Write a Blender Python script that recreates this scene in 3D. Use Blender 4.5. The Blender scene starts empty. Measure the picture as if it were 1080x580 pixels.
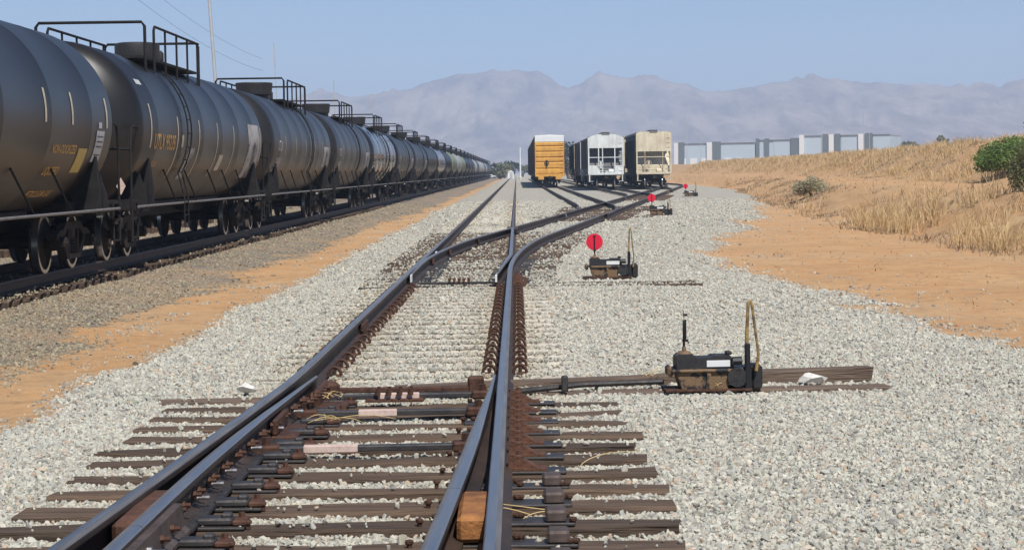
import bpy, bmesh, math, random
import numpy as np
from mathutils import Vector, Matrix
random.seed(7); RNG = np.random.default_rng(7)
R = math.radians
S = bpy.context.scene
COL = S.collection

# ------------------------------------------------------------------ camera
cam = bpy.data.cameras.new("camera"); camo = bpy.data.objects.new("camera", cam); COL.objects.link(camo)
cam.sensor_fit = 'HORIZONTAL'; cam.sensor_width = 36.0; cam.lens = 2000 / 1080 * 36.0
cam.clip_start = 0.1; cam.clip_end = 20000
camo.matrix_world = (Matrix.Translation((0.02, 0, 1.46)) @ Matrix.Rotation(R(0.172), 4, 'Z')
                     @ Matrix.Rotation(R(90 - 3.10), 4, 'X') @ Matrix.Rotation(R(-0.8), 4, 'Z'))
S.camera = camo
# ------------------------------------------------------------------ sky and sun
SUN = Vector((0.24, -0.68, 1.0)).normalized()
elev = math.asin(SUN.z); azim = math.atan2(SUN.x, SUN.y)
W = bpy.data.worlds.new("World"); S.world = W; W.use_nodes = True
nt = W.node_tree; nt.nodes.clear()
sky = nt.nodes.new('ShaderNodeTexSky'); sky.sky_type = 'NISHITA'; sky.sun_disc = False
sky.sun_elevation = elev; sky.sun_rotation = azim
sky.altitude = 2000; sky.air_density = 1.0; sky.dust_density = 0.1; sky.ozone_density = 6.0
bg = nt.nodes.new('ShaderNodeBackground'); bg.inputs[1].default_value = 0.088
out = nt.nodes.new('ShaderNodeOutputWorld')
nt.links.new(sky.outputs[0], bg.inputs[0]); nt.links.new(bg.outputs[0], out.inputs[0])
sun = bpy.data.lights.new("sun", 'SUN'); sun.energy = 4.2; sun.angle = R(0.53); sun.color = (1.0, 0.955, 0.89)
suno = bpy.data.objects.new("sun", sun); COL.objects.link(suno)
suno.rotation_euler = SUN.to_track_quat('Z', 'Y').to_euler(); suno.location = (20, -40, 60)
S.view_settings.view_transform = 'Standard'; S.view_settings.look = 'None'
S.view_settings.exposure = 0.2; S.view_settings.gamma = 1.0
try: S.cycles.volume_bounces = 1; S.cycles.max_bounces = 6; S.cycles.diffuse_bounces = 3; S.cycles.glossy_bounces = 3
except Exception: pass

# ------------------------------------------------------------------ helpers
def ss(a, b, x):
    t = np.clip((x - a) / (b - a), 0, 1); return t * t * (3 - 2 * t)

def _hash(ix, iy, seed):
    h = (ix.astype(np.int64) * 374761393 + iy.astype(np.int64) * 668265263 + seed * 1442695041) & 0xFFFFFFFF
    h = ((h ^ (h >> 13)) * 1274126177) & 0xFFFFFFFF
    return ((h ^ (h >> 16)) & 0xFFFF) / 65535.0

def vnoise(x, y, seed=0):
    x = np.asarray(x, float); y = np.asarray(y, float)
    ix = np.floor(x); iy = np.floor(y); fx = x - ix; fy = y - iy
    fx = fx * fx * (3 - 2 * fx); fy = fy * fy * (3 - 2 * fy)
    a = _hash(ix, iy, seed); b = _hash(ix + 1, iy, seed); c = _hash(ix, iy + 1, seed); d = _hash(ix + 1, iy + 1, seed)
    return (a * (1 - fx) + b * fx) * (1 - fy) + (c * (1 - fx) + d * fx) * fy

def fbm(x, y, seed=0, o=4):
    s = 0; a = 0.5; t = 0
    for i in range(o):
        s = s + a * vnoise(x * 2 ** i, y * 2 ** i, seed + i * 17); t += a; a *= 0.5
    return s / t

class MB:
    def __init__(s): s.v = []; s.f = []; s.m = []
    def add(s, vs, fs, mi=0):
        o = len(s.v); s.v.extend([tuple(p) for p in vs]); s.f.extend([tuple(i + o for i in f) for f in fs]); s.m.extend([mi] * len(fs)); return s
    def box(s, c, d, c0=0.0, M=None, mi=0):
        x, y, z = d[0] / 2, d[1] / 2, d[2] / 2
        if c0 <= 0:
            vs = [(sx * x, sy * y, sz * z) for sz in (-1, 1) for sx, sy in ((-1, -1), (1, -1), (1, 1), (-1, 1))]
            fs = [(3, 2, 1, 0), (4, 5, 6, 7), (0, 1, 5, 4), (1, 2, 6, 5), (2, 3, 7, 6), (3, 0, 4, 7)]
        else:
            c0 = min(c0, x * .9, y * .9, z * .9)
            bm = bmesh.new(); bmesh.ops.create_cube(bm, size=1)
            for v in bm.verts: v.co = Vector((v.co.x * 2 * x, v.co.y * 2 * y, v.co.z * 2 * z))
            bmesh.ops.bevel(bm, geom=bm.edges[:], offset=c0, segments=1, affect='EDGES')
            vs = [v.co.copy() for v in bm.verts]; bm.verts.index_update(); fs = [[v.index for v in f.verts] for f in bm.faces]; bm.free()
        vs = [Vector(p) for p in vs]
        if M is not None: vs = [M @ p for p in vs]
        c = Vector(c)
        return s.add([p + c for p in vs], fs, mi)
    def cyl(s, p0, p1, r0, r1=None, n=10, caps=True, mi=0):
        r1 = r0 if r1 is None else r1
        p0 = Vector(p0); p1 = Vector(p1); d = (p1 - p0).normalized()
        a = Vector((0, 0, 1)) if abs(d.z) < .9 else Vector((1, 0, 0)); u = d.cross(a).normalized(); w = d.cross(u)
        vs = []
        for p, r in ((p0, r0), (p1, r1)):
            for i in range(n):
                t = 2 * math.pi * i / n; vs.append(p + (u * math.cos(t) + w * math.sin(t)) * r)
        fs = [(i, (i + 1) % n, n + (i + 1) % n, n + i) for i in range(n)]
        if caps: fs += [tuple(reversed(range(n))), tuple(range(n, 2 * n))]
        return s.add(vs, fs, mi)
    def tube(s, path, r, n=6, caps=True, mi=0):
        P = [Vector(p) for p in path]; vs = []; k = len(P); rr = r if isinstance(r, (list, tuple)) else [r] * k
        pu = None
        for i in range(k):
            d = (P[min(i + 1, k - 1)] - P[max(i - 1, 0)]).normalized()
            if pu is None:
                a = Vector((0, 0, 1)) if abs(d.z) < .9 else Vector((1, 0, 0)); u = d.cross(a).normalized()
            else: u = (pu - d * pu.dot(d)).normalized()
            pu = u; w = d.cross(u)
            for j in range(n):
                t = 2 * math.pi * j / n; vs.append(P[i] + (u * math.cos(t) + w * math.sin(t)) * rr[i])
        fs = [(i * n + j, i * n + (j + 1) % n, (i + 1) * n + (j + 1) % n, (i + 1) * n + j) for i in range(k - 1) for j in range(n)]
        if caps: fs += [tuple(reversed(range(n))), tuple(range((k - 1) * n, k * n))]
        return s.add(vs, fs, mi)
    def prism(s, pts, axis, a, b, mi=0):
        # pts: 2-D polygon; axis: extrusion axis index; other two axes in order
        ax = [i for i in range(3) if i != axis]; vs = []
        for t in (a, b):
            for p in pts:
                q = [0, 0, 0]; q[axis] = t; q[ax[0]] = p[0]; q[ax[1]] = p[1]; vs.append(q)
        n = len(pts)
        fs = [(i, (i + 1) % n, n + (i + 1) % n, n + i) for i in range(n)] + [tuple(reversed(range(n))), tuple(range(n, 2 * n))]
        return s.add(vs, fs, mi)
    def lathe(s, prof, axis=1, c=(0, 0, 0), n=48, closed=False, mi=0):
        # prof: list of (t along axis, radius)
        ax = [i for i in range(3) if i != axis]; vs = []
        for t, r in prof:
            for j in range(n):
                th = 2 * math.pi * j / n; q = [0, 0, 0]; q[axis] = t + c[axis]; q[ax[0]] = c[ax[0]] + r * math.cos(th); q[ax[1]] = c[ax[1]] + r * math.sin(th); vs.append(q)
        k = len(prof)
        fs = [(i * n + j, i * n + (j + 1) % n, (i + 1) * n + (j + 1) % n, (i + 1) * n + j) for i in range(k - 1) for j in range(n)]
        return s.add(vs, fs, mi)
    def mesh(s, name, mats, smooth=False, fixn=True):
        me = bpy.data.meshes.new(name); me.from_pydata(s.v, [], s.f)
        for m in (mats if isinstance(mats, (list, tuple)) else [mats]): me.materials.append(m)
        if any(s.m): me.polygons.foreach_set('material_index', s.m)
        if fixn:
            bm = bmesh.new(); bm.from_mesh(me); bmesh.ops.recalc_face_normals(bm, faces=bm.faces[:]); bm.to_mesh(me); bm.free()
        if smooth:
            me.polygons.foreach_set('use_smooth', [True] * len(me.polygons))
            try: me.set_sharp_from_angle(angle=R(38))
            except Exception: pass
        me.update(); return me
    def build(s, name, mats, parent=None, smooth=False, loc=None):
        return link(name, s.mesh(name, mats, smooth), parent, loc)

def link(name, me, parent=None, loc=None, rz=0.0):
    o = bpy.data.objects.new(name, me); COL.objects.link(o)
    if parent is not None: o.parent = parent
    if loc is not None: o.location = loc
    if rz: o.rotation_euler.z = rz
    return o
def empty(name, loc=(0, 0, 0), rz=0.0): return link(name, None, None, loc, rz)
def tag(o, label=None, cat=None, group=None, kind=None):
    for k, v in (('label', label), ('category', cat), ('group', group), ('kind', kind)):
        if v: o[k] = v
    return o
KIDS = {}
def copy_tree(o, parent=None, skip=()):
    c = o.copy(); COL.objects.link(c); c.parent = parent
    for ch in kids(o):
        if ch.name.split('.')[0] in skip: continue
        copy_tree(ch, c, skip)
    return c
def kids(o):
    if not KIDS: 
        for q in bpy.data.objects:
            if q.parent: KIDS.setdefault(q.parent.name, []).append(q)
    return KIDS.get(o.name, [])

# ------------------------------------------------------------------ materials
MAT = {}
def pm(name, c1, c2=None, scale=4.0, rough=0.7, metal=0.0, bump=0.0, bscale=None, stretch=(1, 1, 1), lo=.35, hi=.65, rough2=None, spec=0.5, rand=0.0, detail=6, coat=0.0, bdist=.02):
    m = bpy.data.materials.new(name); m.use_nodes = True; N = m.node_tree.nodes; L = m.node_tree.links
    b = N['Principled BSDF']; b.inputs['Roughness'].default_value = rough; b.inputs['Metallic'].default_value = metal
    b.inputs['Specular IOR Level'].default_value = spec
    if coat: b.inputs['Coat Weight'].default_value = coat; b.inputs['Coat Roughness'].default_value = .25
    tc = N.new('ShaderNodeTexCoord'); mp = N.new('ShaderNodeMapping'); mp.inputs['Scale'].default_value = stretch
    L.new(tc.outputs['Object'], mp.inputs[0])
    col = None
    if c2 is not None:
        nz = N.new('ShaderNodeTexNoise'); nz.inputs['Scale'].default_value = scale; nz.inputs['Detail'].default_value = detail; nz.inputs['Roughness'].default_value = .62
        vec = mp.outputs[0]
        if rand:
            oi = N.new('ShaderNodeObjectInfo'); ad = N.new('ShaderNodeVectorMath'); ad.operation = 'MULTIPLY_ADD'
            cb = N.new('ShaderNodeCombineXYZ'); L.new(oi.outputs['Random'], cb.inputs[0]); L.new(oi.outputs['Random'], cb.inputs[1])
            L.new(cb.outputs[0], ad.inputs[0]); ad.inputs[1].default_value = (57, 31, 0); L.new(vec, ad.inputs[2]); vec = ad.outputs[0]
        L.new(vec, nz.inputs['Vector'])
        mr = N.new('ShaderNodeMapRange'); mr.inputs['From Min'].default_value = lo; mr.inputs['From Max'].default_value = hi; L.new(nz.outputs[0], mr.inputs[0])
        mx = N.new('ShaderNodeMix'); mx.data_type = 'RGBA'; L.new(mr.outputs[0], mx.inputs[0])
        mx.inputs[6].default_value = (*c1, 1); mx.inputs[7].default_value = (*c2, 1); col = mx.outputs[2]
        if rand:
            hs = N.new('ShaderNodeHueSaturation'); r2 = N.new('ShaderNodeMapRange'); r2.inputs['To Min'].default_value = 1 - rand; r2.inputs['To Max'].default_value = 1 + rand
            L.new(oi.outputs['Random'], r2.inputs[0]); L.new(r2.outputs[0], hs.inputs['Value']); L.new(col, hs.inputs['Color']); col = hs.outputs[0]
        L.new(col, b.inputs['Base Color'])
        if rough2 is not None:
            rr = N.new('ShaderNodeMapRange'); rr.inputs['To Min'].default_value = rough; rr.inputs['To Max'].default_value = rough2
            L.new(mr.outputs[0], rr.inputs[0]); L.new(rr.outputs[0], b.inputs['Roughness'])
    else: b.inputs['Base Color'].default_value = (*c1, 1)
    if bump:
        n2 = N.new('ShaderNodeTexNoise'); n2.inputs['Scale'].default_value = bscale or scale * 3; n2.inputs['Detail'].default_value = 5
        L.new(mp.outputs[0], n2.inputs['Vector']); bp = N.new('ShaderNodeBump'); bp.inputs['Strength'].default_value = bump; bp.inputs['Distance'].default_value = bdist
        L.new(n2.outputs[0], bp.inputs['Height']); L.new(bp.outputs[0], b.inputs['Normal'])
    MAT[name] = m; return m

pm('rail_top', (.46, .41, .36), (.60, .55, .50), 3, .30, 1.0, stretch=(6, .4, 1), rough2=.42)
pm('rail_dark_reflection', (.20, .18, .165), (.30, .275, .25), 5, .5, .6, stretch=(6, .4, 1))  # right side of the rail crown, its darker reflection put into the colour
pm('rail_top_dull', (.16, .12, .10), (.26, .22, .20), 3, .45, .7, stretch=(6, .4, 1), rough2=.6)
pm('rail_side', (.030, .022, .019), (.065, .040, .028), 6, .62, .1, bump=.2, bscale=40, stretch=(1, .3, 1))
pm('tie_wood', (.048, .030, .019), (.150, .098, .062), 5, .85, bump=.9, bscale=14, stretch=(.35, 5, 5), rand=.28, lo=.3, hi=.7)
pm('tie_wood_grey', (.085, .057, .040), (.22, .155, .11), 5, .9, bump=.9, bscale=14, stretch=(.35, 5, 5), rand=.25, lo=.3, hi=.7)
pm('concrete', (.48, .42, .33), (.62, .56, .46), 9, .9, bump=.3, bscale=50)
pm('rust', (.07, .033, .021), (.15, .066, .037), 14, .82, .15, bump=.4, bscale=60)
pm('rust_orange', (.17, .07, .028), (.42, .18, .055), 7, .8, .1, bump=.5, bscale=40)
pm('rust_dark', (.055, .026, .017), (.12, .055, .032), 16, .75, .3, bump=.3, bscale=60)
pm('plate_steel', (.045, .043, .045), (.085, .075, .07), 10, .55, .5, bump=.2, bscale=40)
pm('plate_brown', (.07, .05, .042), (.13, .095, .08), 10, .65, .3, bump=.2, bscale=40)
pm('rod_pink', (.66, .50, .42), (.50, .36, .30), 26, .75, lo=.45, hi=.7)
pm('white_paint_and_glint', (.74, .74, .72), (.82, .82, .80), 3, .55)
pm('bolt_bright', (.5, .5, .52), (.3, .28, .27), 30, .35, .9)
pm('stand_black', (.016, .016, .018), (.035, .032, .03), 18, .55, .0, bump=.25, bscale=70)
pm('stand_worn', (.020, .019, .02), (.20, .125, .065), 9, .65, .1, bump=.3, bscale=60, lo=.44, hi=.52)
pm('stand_brown', (.15, .09, .05), (.25, .165, .095), 12, .75, .1, bump=.3, bscale=60)
pm('handle_yellow', (.36, .235, .07), (.12, .08, .045), 14, .6, lo=.4, hi=.62)
pm('target_red', (.74, .010, .045), (.66, .010, .04), 3, .5)
pm('mast_black', (.012, .012, .014), None, rough=.5)
pm('truck_steel', (.014, .012, .010), (.040, .029, .021), 6, .8, .0, spec=.25, bump=.3, bscale=20)
pm('wheel_steel', (.012, .010, .009), (.035, .026, .020), 7, .8, .0, spec=.25)
pm('wheel_tread', (.42, .42, .43), (.5, .5, .5), 6, .28, 1.0)
pm('black_frame', (.010, .010, .011), (.024, .021, .019), 5, .75, bump=.1, bscale=20, spec=.25)
pm('pipe_grey', (.16, .155, .15), (.24, .225, .21), 6, .6, .2)
pm('orange_letter', (.70, .42, .13), (.58, .34, .11), 10, .7)
pm('white_letter', (.62, .60, .55), (.45, .42, .37), 10, .7)
pm('stripe_cream', (.72, .64, .46), (.55, .47, .33), 8, .6)
pm('placard_yellow', (.62, .48, .12), (.5, .38, .12), 6, .6)
pm('placard_white', (.62, .62, .62), (.5, .5, .5), 8, .6)
pm('dark_ink', (.10, .10, .11), None, rough=.6)
pm('faded_paint', (.03, .03, .03), (.46, .43, .40), 1.6, .6, lo=.40, hi=.56, stretch=(1, .8, 1.2))
pm('box_yellow', (.80, .43, .07), (.58, .29, .06), 2.5, .55, stretch=(1, 1, .35))
pm('box_brown_and_shade', (.10, .065, .045), (.06, .045, .035), 1, .7)
pm('hopper_white', (.78, .80, .78), (.54, .55, .51), 2.2, .6, stretch=(1, 1, .3))
pm('hopper_tan', (.74, .67, .50), (.52, .44, .30), 2.2, .6, stretch=(1, 1, .3))
pm('hopper_rust', (.30, .16, .08), (.5, .42, .3), 2, .75)
pm('hopper_grey_and_shade', (.16, .16, .16), (.10, .095, .09), 1, .7, stretch=(1, 1, .3))
pm('tower_white', (.82, .82, .80), (.74, .74, .73), 1, .6)
pm('wall_blue', (.45, .55, .63), (.48, .58, .65), .1, .7)
pm('wall_shaded_and_trim', (.12, .15, .165), (.14, .17, .18), .1, .7)
pm('wall_sunlit_and_door', (.78, .79, .78), (.74, .75, .75), .1, .7)
pm('roof_grey', (.4, .4, .4), None, rough=.8)
pm('trunk', (.12, .085, .06), (.2, .15, .11), 6, .9, bump=.5)
pm('straw', (.62, .47, .22), (.5, .36, .16), 20, .8)
pm('pole_grey', (.52, .54, .55), (.44, .46, .47), 2, .5, .2)
pm('pole_wood', (.2, .15, .11), (.3, .24, .18), 3, .9)
pm('wire_black', (.05, .05, .055), None, rough=.6)
pm('glass_dark', (.02, .025, .03), None, rough=.1)
pm('tyre', (.02, .02, .02), None, rough=.8)
pm('pale_rock', (.62, .58, .52), (.75, .72, .66), 20, .9, bump=.4, bscale=40)

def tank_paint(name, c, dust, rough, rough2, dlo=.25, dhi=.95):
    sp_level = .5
    # black paint with brown dust streaked downwards, and browner low on the shell
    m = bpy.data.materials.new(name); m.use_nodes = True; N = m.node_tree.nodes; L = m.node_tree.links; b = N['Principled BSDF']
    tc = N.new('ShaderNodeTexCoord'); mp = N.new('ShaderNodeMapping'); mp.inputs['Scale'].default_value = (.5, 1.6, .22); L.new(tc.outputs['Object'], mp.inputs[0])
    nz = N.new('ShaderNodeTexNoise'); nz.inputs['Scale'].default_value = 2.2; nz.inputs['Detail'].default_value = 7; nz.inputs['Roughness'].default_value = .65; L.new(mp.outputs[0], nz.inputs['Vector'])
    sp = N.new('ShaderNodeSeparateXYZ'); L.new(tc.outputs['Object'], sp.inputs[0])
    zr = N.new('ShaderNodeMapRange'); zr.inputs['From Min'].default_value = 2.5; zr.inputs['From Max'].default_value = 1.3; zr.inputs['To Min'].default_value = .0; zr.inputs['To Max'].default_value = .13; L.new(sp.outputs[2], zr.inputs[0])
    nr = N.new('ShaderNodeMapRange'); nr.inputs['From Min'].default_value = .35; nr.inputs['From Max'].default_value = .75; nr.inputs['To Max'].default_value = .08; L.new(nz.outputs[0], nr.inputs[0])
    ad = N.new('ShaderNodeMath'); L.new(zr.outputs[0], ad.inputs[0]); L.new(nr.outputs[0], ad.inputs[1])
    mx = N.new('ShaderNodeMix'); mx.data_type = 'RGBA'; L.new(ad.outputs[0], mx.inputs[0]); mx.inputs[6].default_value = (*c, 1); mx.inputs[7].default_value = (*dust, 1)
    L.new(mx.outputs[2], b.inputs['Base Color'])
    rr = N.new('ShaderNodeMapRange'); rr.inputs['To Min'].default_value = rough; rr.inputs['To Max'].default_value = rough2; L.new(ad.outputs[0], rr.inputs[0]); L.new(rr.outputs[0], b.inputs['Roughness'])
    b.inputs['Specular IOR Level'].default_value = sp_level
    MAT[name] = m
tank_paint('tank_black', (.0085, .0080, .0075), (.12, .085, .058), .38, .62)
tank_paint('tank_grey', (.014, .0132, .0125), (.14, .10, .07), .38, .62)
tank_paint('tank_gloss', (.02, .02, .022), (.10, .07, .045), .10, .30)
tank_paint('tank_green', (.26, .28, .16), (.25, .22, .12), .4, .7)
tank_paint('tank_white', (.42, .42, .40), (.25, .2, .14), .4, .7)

def leaf_mat(name, c1, c2):
    m = bpy.data.materials.new(name); m.use_nodes = True; N = m.node_tree.nodes; L = m.node_tree.links; b = N['Principled BSDF']
    at = N.new('ShaderNodeAttribute'); at.attribute_name = 'rnd'
    mx = N.new('ShaderNodeMix'); mx.data_type = 'RGBA'; L.new(at.outputs['Fac'], mx.inputs[0]); mx.inputs[6].default_value = (*c1, 1); mx.inputs[7].default_value = (*c2, 1)
    L.new(mx.outputs[2], b.inputs['Base Color']); b.inputs['Roughness'].default_value = .75; b.inputs['Specular IOR Level'].default_value = .2
    tr = N.new('ShaderNodeBsdfTranslucent'); L.new(mx.outputs[2], tr.inputs[0]); ms = N.new('ShaderNodeMixShader'); ms.inputs[0].default_value = .25
    o = N['Material Output']; L.new(b.outputs[0], ms.inputs[1]); L.new(tr.outputs[0], ms.inputs[2]); L.new(ms.outputs[0], o.inputs[0])
    MAT[name] = m
leaf_mat('leaf_bright', (.09, .15, .035), (.24, .33, .10))
leaf_mat('leaf_olive', (.12, .13, .06), (.26, .25, .13))
leaf_mat('leaf_dark', (.035, .05, .025), (.075, .10, .045))
leaf_mat('leaf_grey', (.36, .33, .21), (.55, .50, .33))
leaf_mat('dry_grass', (.52, .35, .16), (.78, .61, .35))
leaf_mat('dry_grass_dark', (.26, .19, .12), (.45, .34, .21))
def M(n): return MAT[n]

# ------------------------------------------------------------------ terrain
FY = np.array([0, 20, 40, 60, 100, 150, 200, 300, 5000]); FX = np.array([9.4, 9.5, 9.8, 10.2, 13.0, 18.0, 21.5, 24, 24])
EY = np.array([0, 14, 18.7, 23.7, 27.4, 34, 39.8, 47, 60, 75, 115, 160, 220, 400, 5000]); EX = np.array([9.0, 6.2, 4.75, 4.6, 4.1, 3.75, 3.9, 5.0, 7.3, 9.3, 14.4, 18.6, 20.5, 21.5, 21.5])
def foot(Y): return np.interp(Y, FY, FX) + (fbm(Y * .09, Y * 0, 5) - .5) * 2.2
def gravel_edge(Y): return np.interp(Y, EY, EX)
def gz(X, Y):
    X = np.asarray(X, float); Y = np.asarray(Y, float)
    z = np.full(np.broadcast(X, Y).shape, -.215)
    # cribs of the near turnout
    crib = ss(-2.75, -2.3, X) * (1 - ss(.5, .95, X)) * (1 - ss(13.6, 14.1, Y))
    z = z - .012 * crib
    # left shoulder down to the dirt strip
    z = z - .17 * ss(-2.7, -4.0, X) * 1.0
    z = z + .10 * ss(-5.2, -6.4, X) * (1 - ss(-10.2, -11, X)) 
    # right side, falling gently to the dirt
    z = z - .16 * ss(0, 1.0, (X - gravel_edge(Y) + 1.5) / 3.0) - .02 * ss(1, 4, X)
    s = X - foot(Y)
    rise = 1.06 * ss(0, 4.2, s) + 2.1 * ss(8.6, 13.0, s)
    z = z + rise
    rough = ss(-.5, 1.0, s)
    z = z + rough * ((fbm(X * .45, Y * .45, 11) - .5) * .6 + (np.abs(fbm(X * 1.1, Y * .9, 21) - .5)) * -.6 + (fbm(X * 2.6, Y * 2.2, 23) - .5) * .22) * (1 - .85 * ss(3.6, 4.6, s) * (1 - ss(8, 9.5, s)))
    z = z + (fbm(X * .35, Y * .35, 31) - .5) * .05 + (fbm(X * 2.3, Y * 2.3, 41) - .5) * .025
    z = z - .1 * ss(-16, -20, X)
    return z
def gravel_mask(X, Y):
    n = (fbm(X * .55, Y * .35, 51) - .5); n2 = fbm(X * 1.9, Y * 1.2, 55) - .5
    r = ss(.7, -.6, X - gravel_edge(Y) + n * 2.4 + n2 * 1.3)
    far = ss(60, 160, Y)
    l = ss(-4.1, -3.35, X + n * .8 + n2 * .6 + .0)
    return np.maximum(r * l, ss(-14.6, -15.6, X + n) * (1 - ss(-24, -30, X)))
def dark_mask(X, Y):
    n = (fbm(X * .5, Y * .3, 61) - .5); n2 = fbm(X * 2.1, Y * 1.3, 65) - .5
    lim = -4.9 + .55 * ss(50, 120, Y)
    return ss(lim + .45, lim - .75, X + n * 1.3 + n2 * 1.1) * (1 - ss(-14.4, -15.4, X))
def patch_mask(X, Y):     # thin scatter of stones on the dirt strip
    return np.clip((fbm(X * 1.3, Y * .8, 71) - .52) * 6, 0, 1)

def axis_lines(fine_a, fine_b, step, lo, hi, g=1.18):
    a = list(np.arange(fine_a, fine_b + 1e-6, step)); d = step; x = a[-1]
    while x < hi: d *= g; x += d; a.append(min(x, hi))
    d = step; x = a[0]; left = []
    while x > lo: d *= g; x -= d; left.append(max(x, lo))
    return np.array(left[::-1] + a)
gx = axis_lines(-10, 14, .16, -6000, 6000, 1.12)
gy = axis_lines(2, 34, .14, -120, 6500, 1.035)
XX, YY = np.meshgrid(gx, gy); ZZ = gz(XX, YY)
nx, ny = len(gx), len(gy)
verts = np.stack([XX, YY, ZZ], -1).reshape(-1, 3)
idx = np.arange(nx * ny).reshape(ny, nx)
faces = np.stack([idx[:-1, :-1], idx[:-1, 1:], idx[1:, 1:], idx[1:, :-1]], -1).reshape(-1, 4)
gme = bpy.data.meshes.new('ground'); gme.from_pydata(verts.tolist(), [], faces.tolist())
gme.polygons.foreach_set('use_smooth', [True] * len(gme.polygons))
def fattr(me, name, arr):
    a = me.attributes.new(name, 'FLOAT', 'POINT'); a.data.foreach_set('value', np.asarray(arr, np.float32).ravel())
fattr(gme, 'gravel', gravel_mask(XX, YY)); fattr(gme, 'dark', dark_mask(XX, YY))
sfoot = XX - foot(YY)
veg = ss(.2, 1.6, sfoot + (fbm(XX * .4, YY * .4, 81) - .5) * 2) * (.35 + .65 * ss(.42, .58, fbm(XX * .35, YY * .35, 91))) * (1 - .95 * ss(4.0, 4.8, sfoot) * (1 - ss(8.0, 9.0, sfoot))) * (.45 + .55 * np.maximum(ss(8, 9, sfoot), ss(80, 60, YY)))
veg = np.maximum(veg, ss(-10.6, -11.4, XX) * .9); fattr(gme, 'veg', veg)

gm = bpy.data.materials.new('ground'); gm.use_nodes = True; N = gm.node_tree.nodes; L = gm.node_tree.links; b = N['Principled BSDF']
b.inputs['Roughness'].default_value = .95; b.inputs['Specular IOR Level'].default_value = .15
tc = N.new('ShaderNodeTexCoord')
def noise(sc, det=6, rough=.6):
    n = N.new('ShaderNodeTexNoise'); n.inputs['Scale'].default_value = sc; n.inputs['Detail'].default_value = det; n.inputs['Roughness'].default_value = rough; L.new(tc.outputs['Object'], n.inputs['Vector']); return n.outputs[0]
def mrange(v, a, b2, c=0, d=1):
    m = N.new('ShaderNodeMapRange'); m.inputs[1].default_value = a; m.inputs[2].default_value = b2; m.inputs[3].default_value = c; m.inputs[4].default_value = d; L.new(v, m.inputs[0]); return m.outputs[0]
def mixc(f, a, b2):
    m = N.new('ShaderNodeMix'); m.data_type = 'RGBA'
    if isinstance(f, float): m.inputs[0].default_value = f
    else: L.new(f, m.inputs[0])
    for i, c in ((6, a), (7, b2)):
        if isinstance(c, tuple): m.inputs[i].default_value = (*c, 1)
        else: L.new(c, m.inputs[i])
    return m.outputs[2]
def attr(n): a = N.new('ShaderNodeAttribute'); a.attribute_name = n; return a.outputs['Fac']
def math2(op, a, b2):
    m = N.new('ShaderNodeMath'); m.operation = op
    for i, v in ((0, a), (1, b2)):
        if isinstance(v, (int, float)): m.inputs[i].default_value = v
        else: L.new(v, m.inputs[i])
    return m.outputs[0]
vor = N.new('ShaderNodeTexVoronoi'); vor.inputs['Scale'].default_value = 22; L.new(tc.outputs['Object'], vor.inputs['Vector'])
sepv = N.new('ShaderNodeSeparateColor'); L.new(vor.outputs['Color'], sepv.inputs[0])
cell = sepv.outputs[0]
gcol = mixc(cell, (.36, .345, .295), (.60, .58, .49))
gcol = mixc(mrange(sepv.outputs[1], .82, .9), gcol, (.40, .29, .19))
gcol = mixc(mrange(noise(.35, 4), .45, .7, 0, .4), gcol, (.47, .41, .31))
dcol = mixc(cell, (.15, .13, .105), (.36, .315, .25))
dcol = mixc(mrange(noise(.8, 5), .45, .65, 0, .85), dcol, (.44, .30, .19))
soil = mixc(mrange(noise(.9, 8, .68), .35, .65), (.57, .315, .14), (.67, .42, .21))
soil = mixc(mrange(noise(6, 6, .7), .42, .70, 0, .45), soil, (.33, .20, .115))
soil = mixc(mrange(noise(.22, 5), .5, .62, 0, .45), soil, (.58, .41, .25))
soil = mixc(mrange(noise(.45, 6, .65), .50, .68, 0, .6), soil, (.45, .265, .13))
soil = mixc(mrange(noise(2.2, 8, .75), .52, .66, 0, .55), soil, (.30, .195, .12))
vcol = mixc(mrange(noise(1.3, 8, .7), .35, .65), (.43, .255, .125), (.56, .385, .205))
base = mixc(attr('veg'), soil, vcol)
gmask = mrange(math2('ADD', attr('gravel'), math2('MULTIPLY', math2('SUBTRACT', noise(5, 5, .7), .5), 1.1)), .40, .60)
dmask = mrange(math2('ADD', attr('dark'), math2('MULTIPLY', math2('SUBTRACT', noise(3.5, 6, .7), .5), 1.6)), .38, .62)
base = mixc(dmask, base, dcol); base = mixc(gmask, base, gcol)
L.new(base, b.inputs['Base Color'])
vb = N.new('ShaderNodeTexVoronoi'); vb.inputs['Scale'].default_value = 22; L.new(tc.outputs['Object'], vb.inputs['Vector'])
hgt = math2('ADD', math2('MULTIPLY', math2('MULTIPLY', vb.outputs['Distance'], -1.0), math2('MAXIMUM', gmask, math2('MULTIPLY', dmask, .8))), math2('MULTIPLY', noise(9, 8, .75), 1.1))
bp = N.new('ShaderNodeBump'); bp.inputs['Strength'].default_value = .8; bp.inputs['Distance'].default_value = .045; L.new(hgt, bp.inputs['Height']); L.new(bp.outputs[0], b.inputs['Normal'])
gme.materials.append(gm)
tag(link('ground', gme), 'orange desert soil and pale gravel ground of the rail yard', None, kind='structure')

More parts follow.
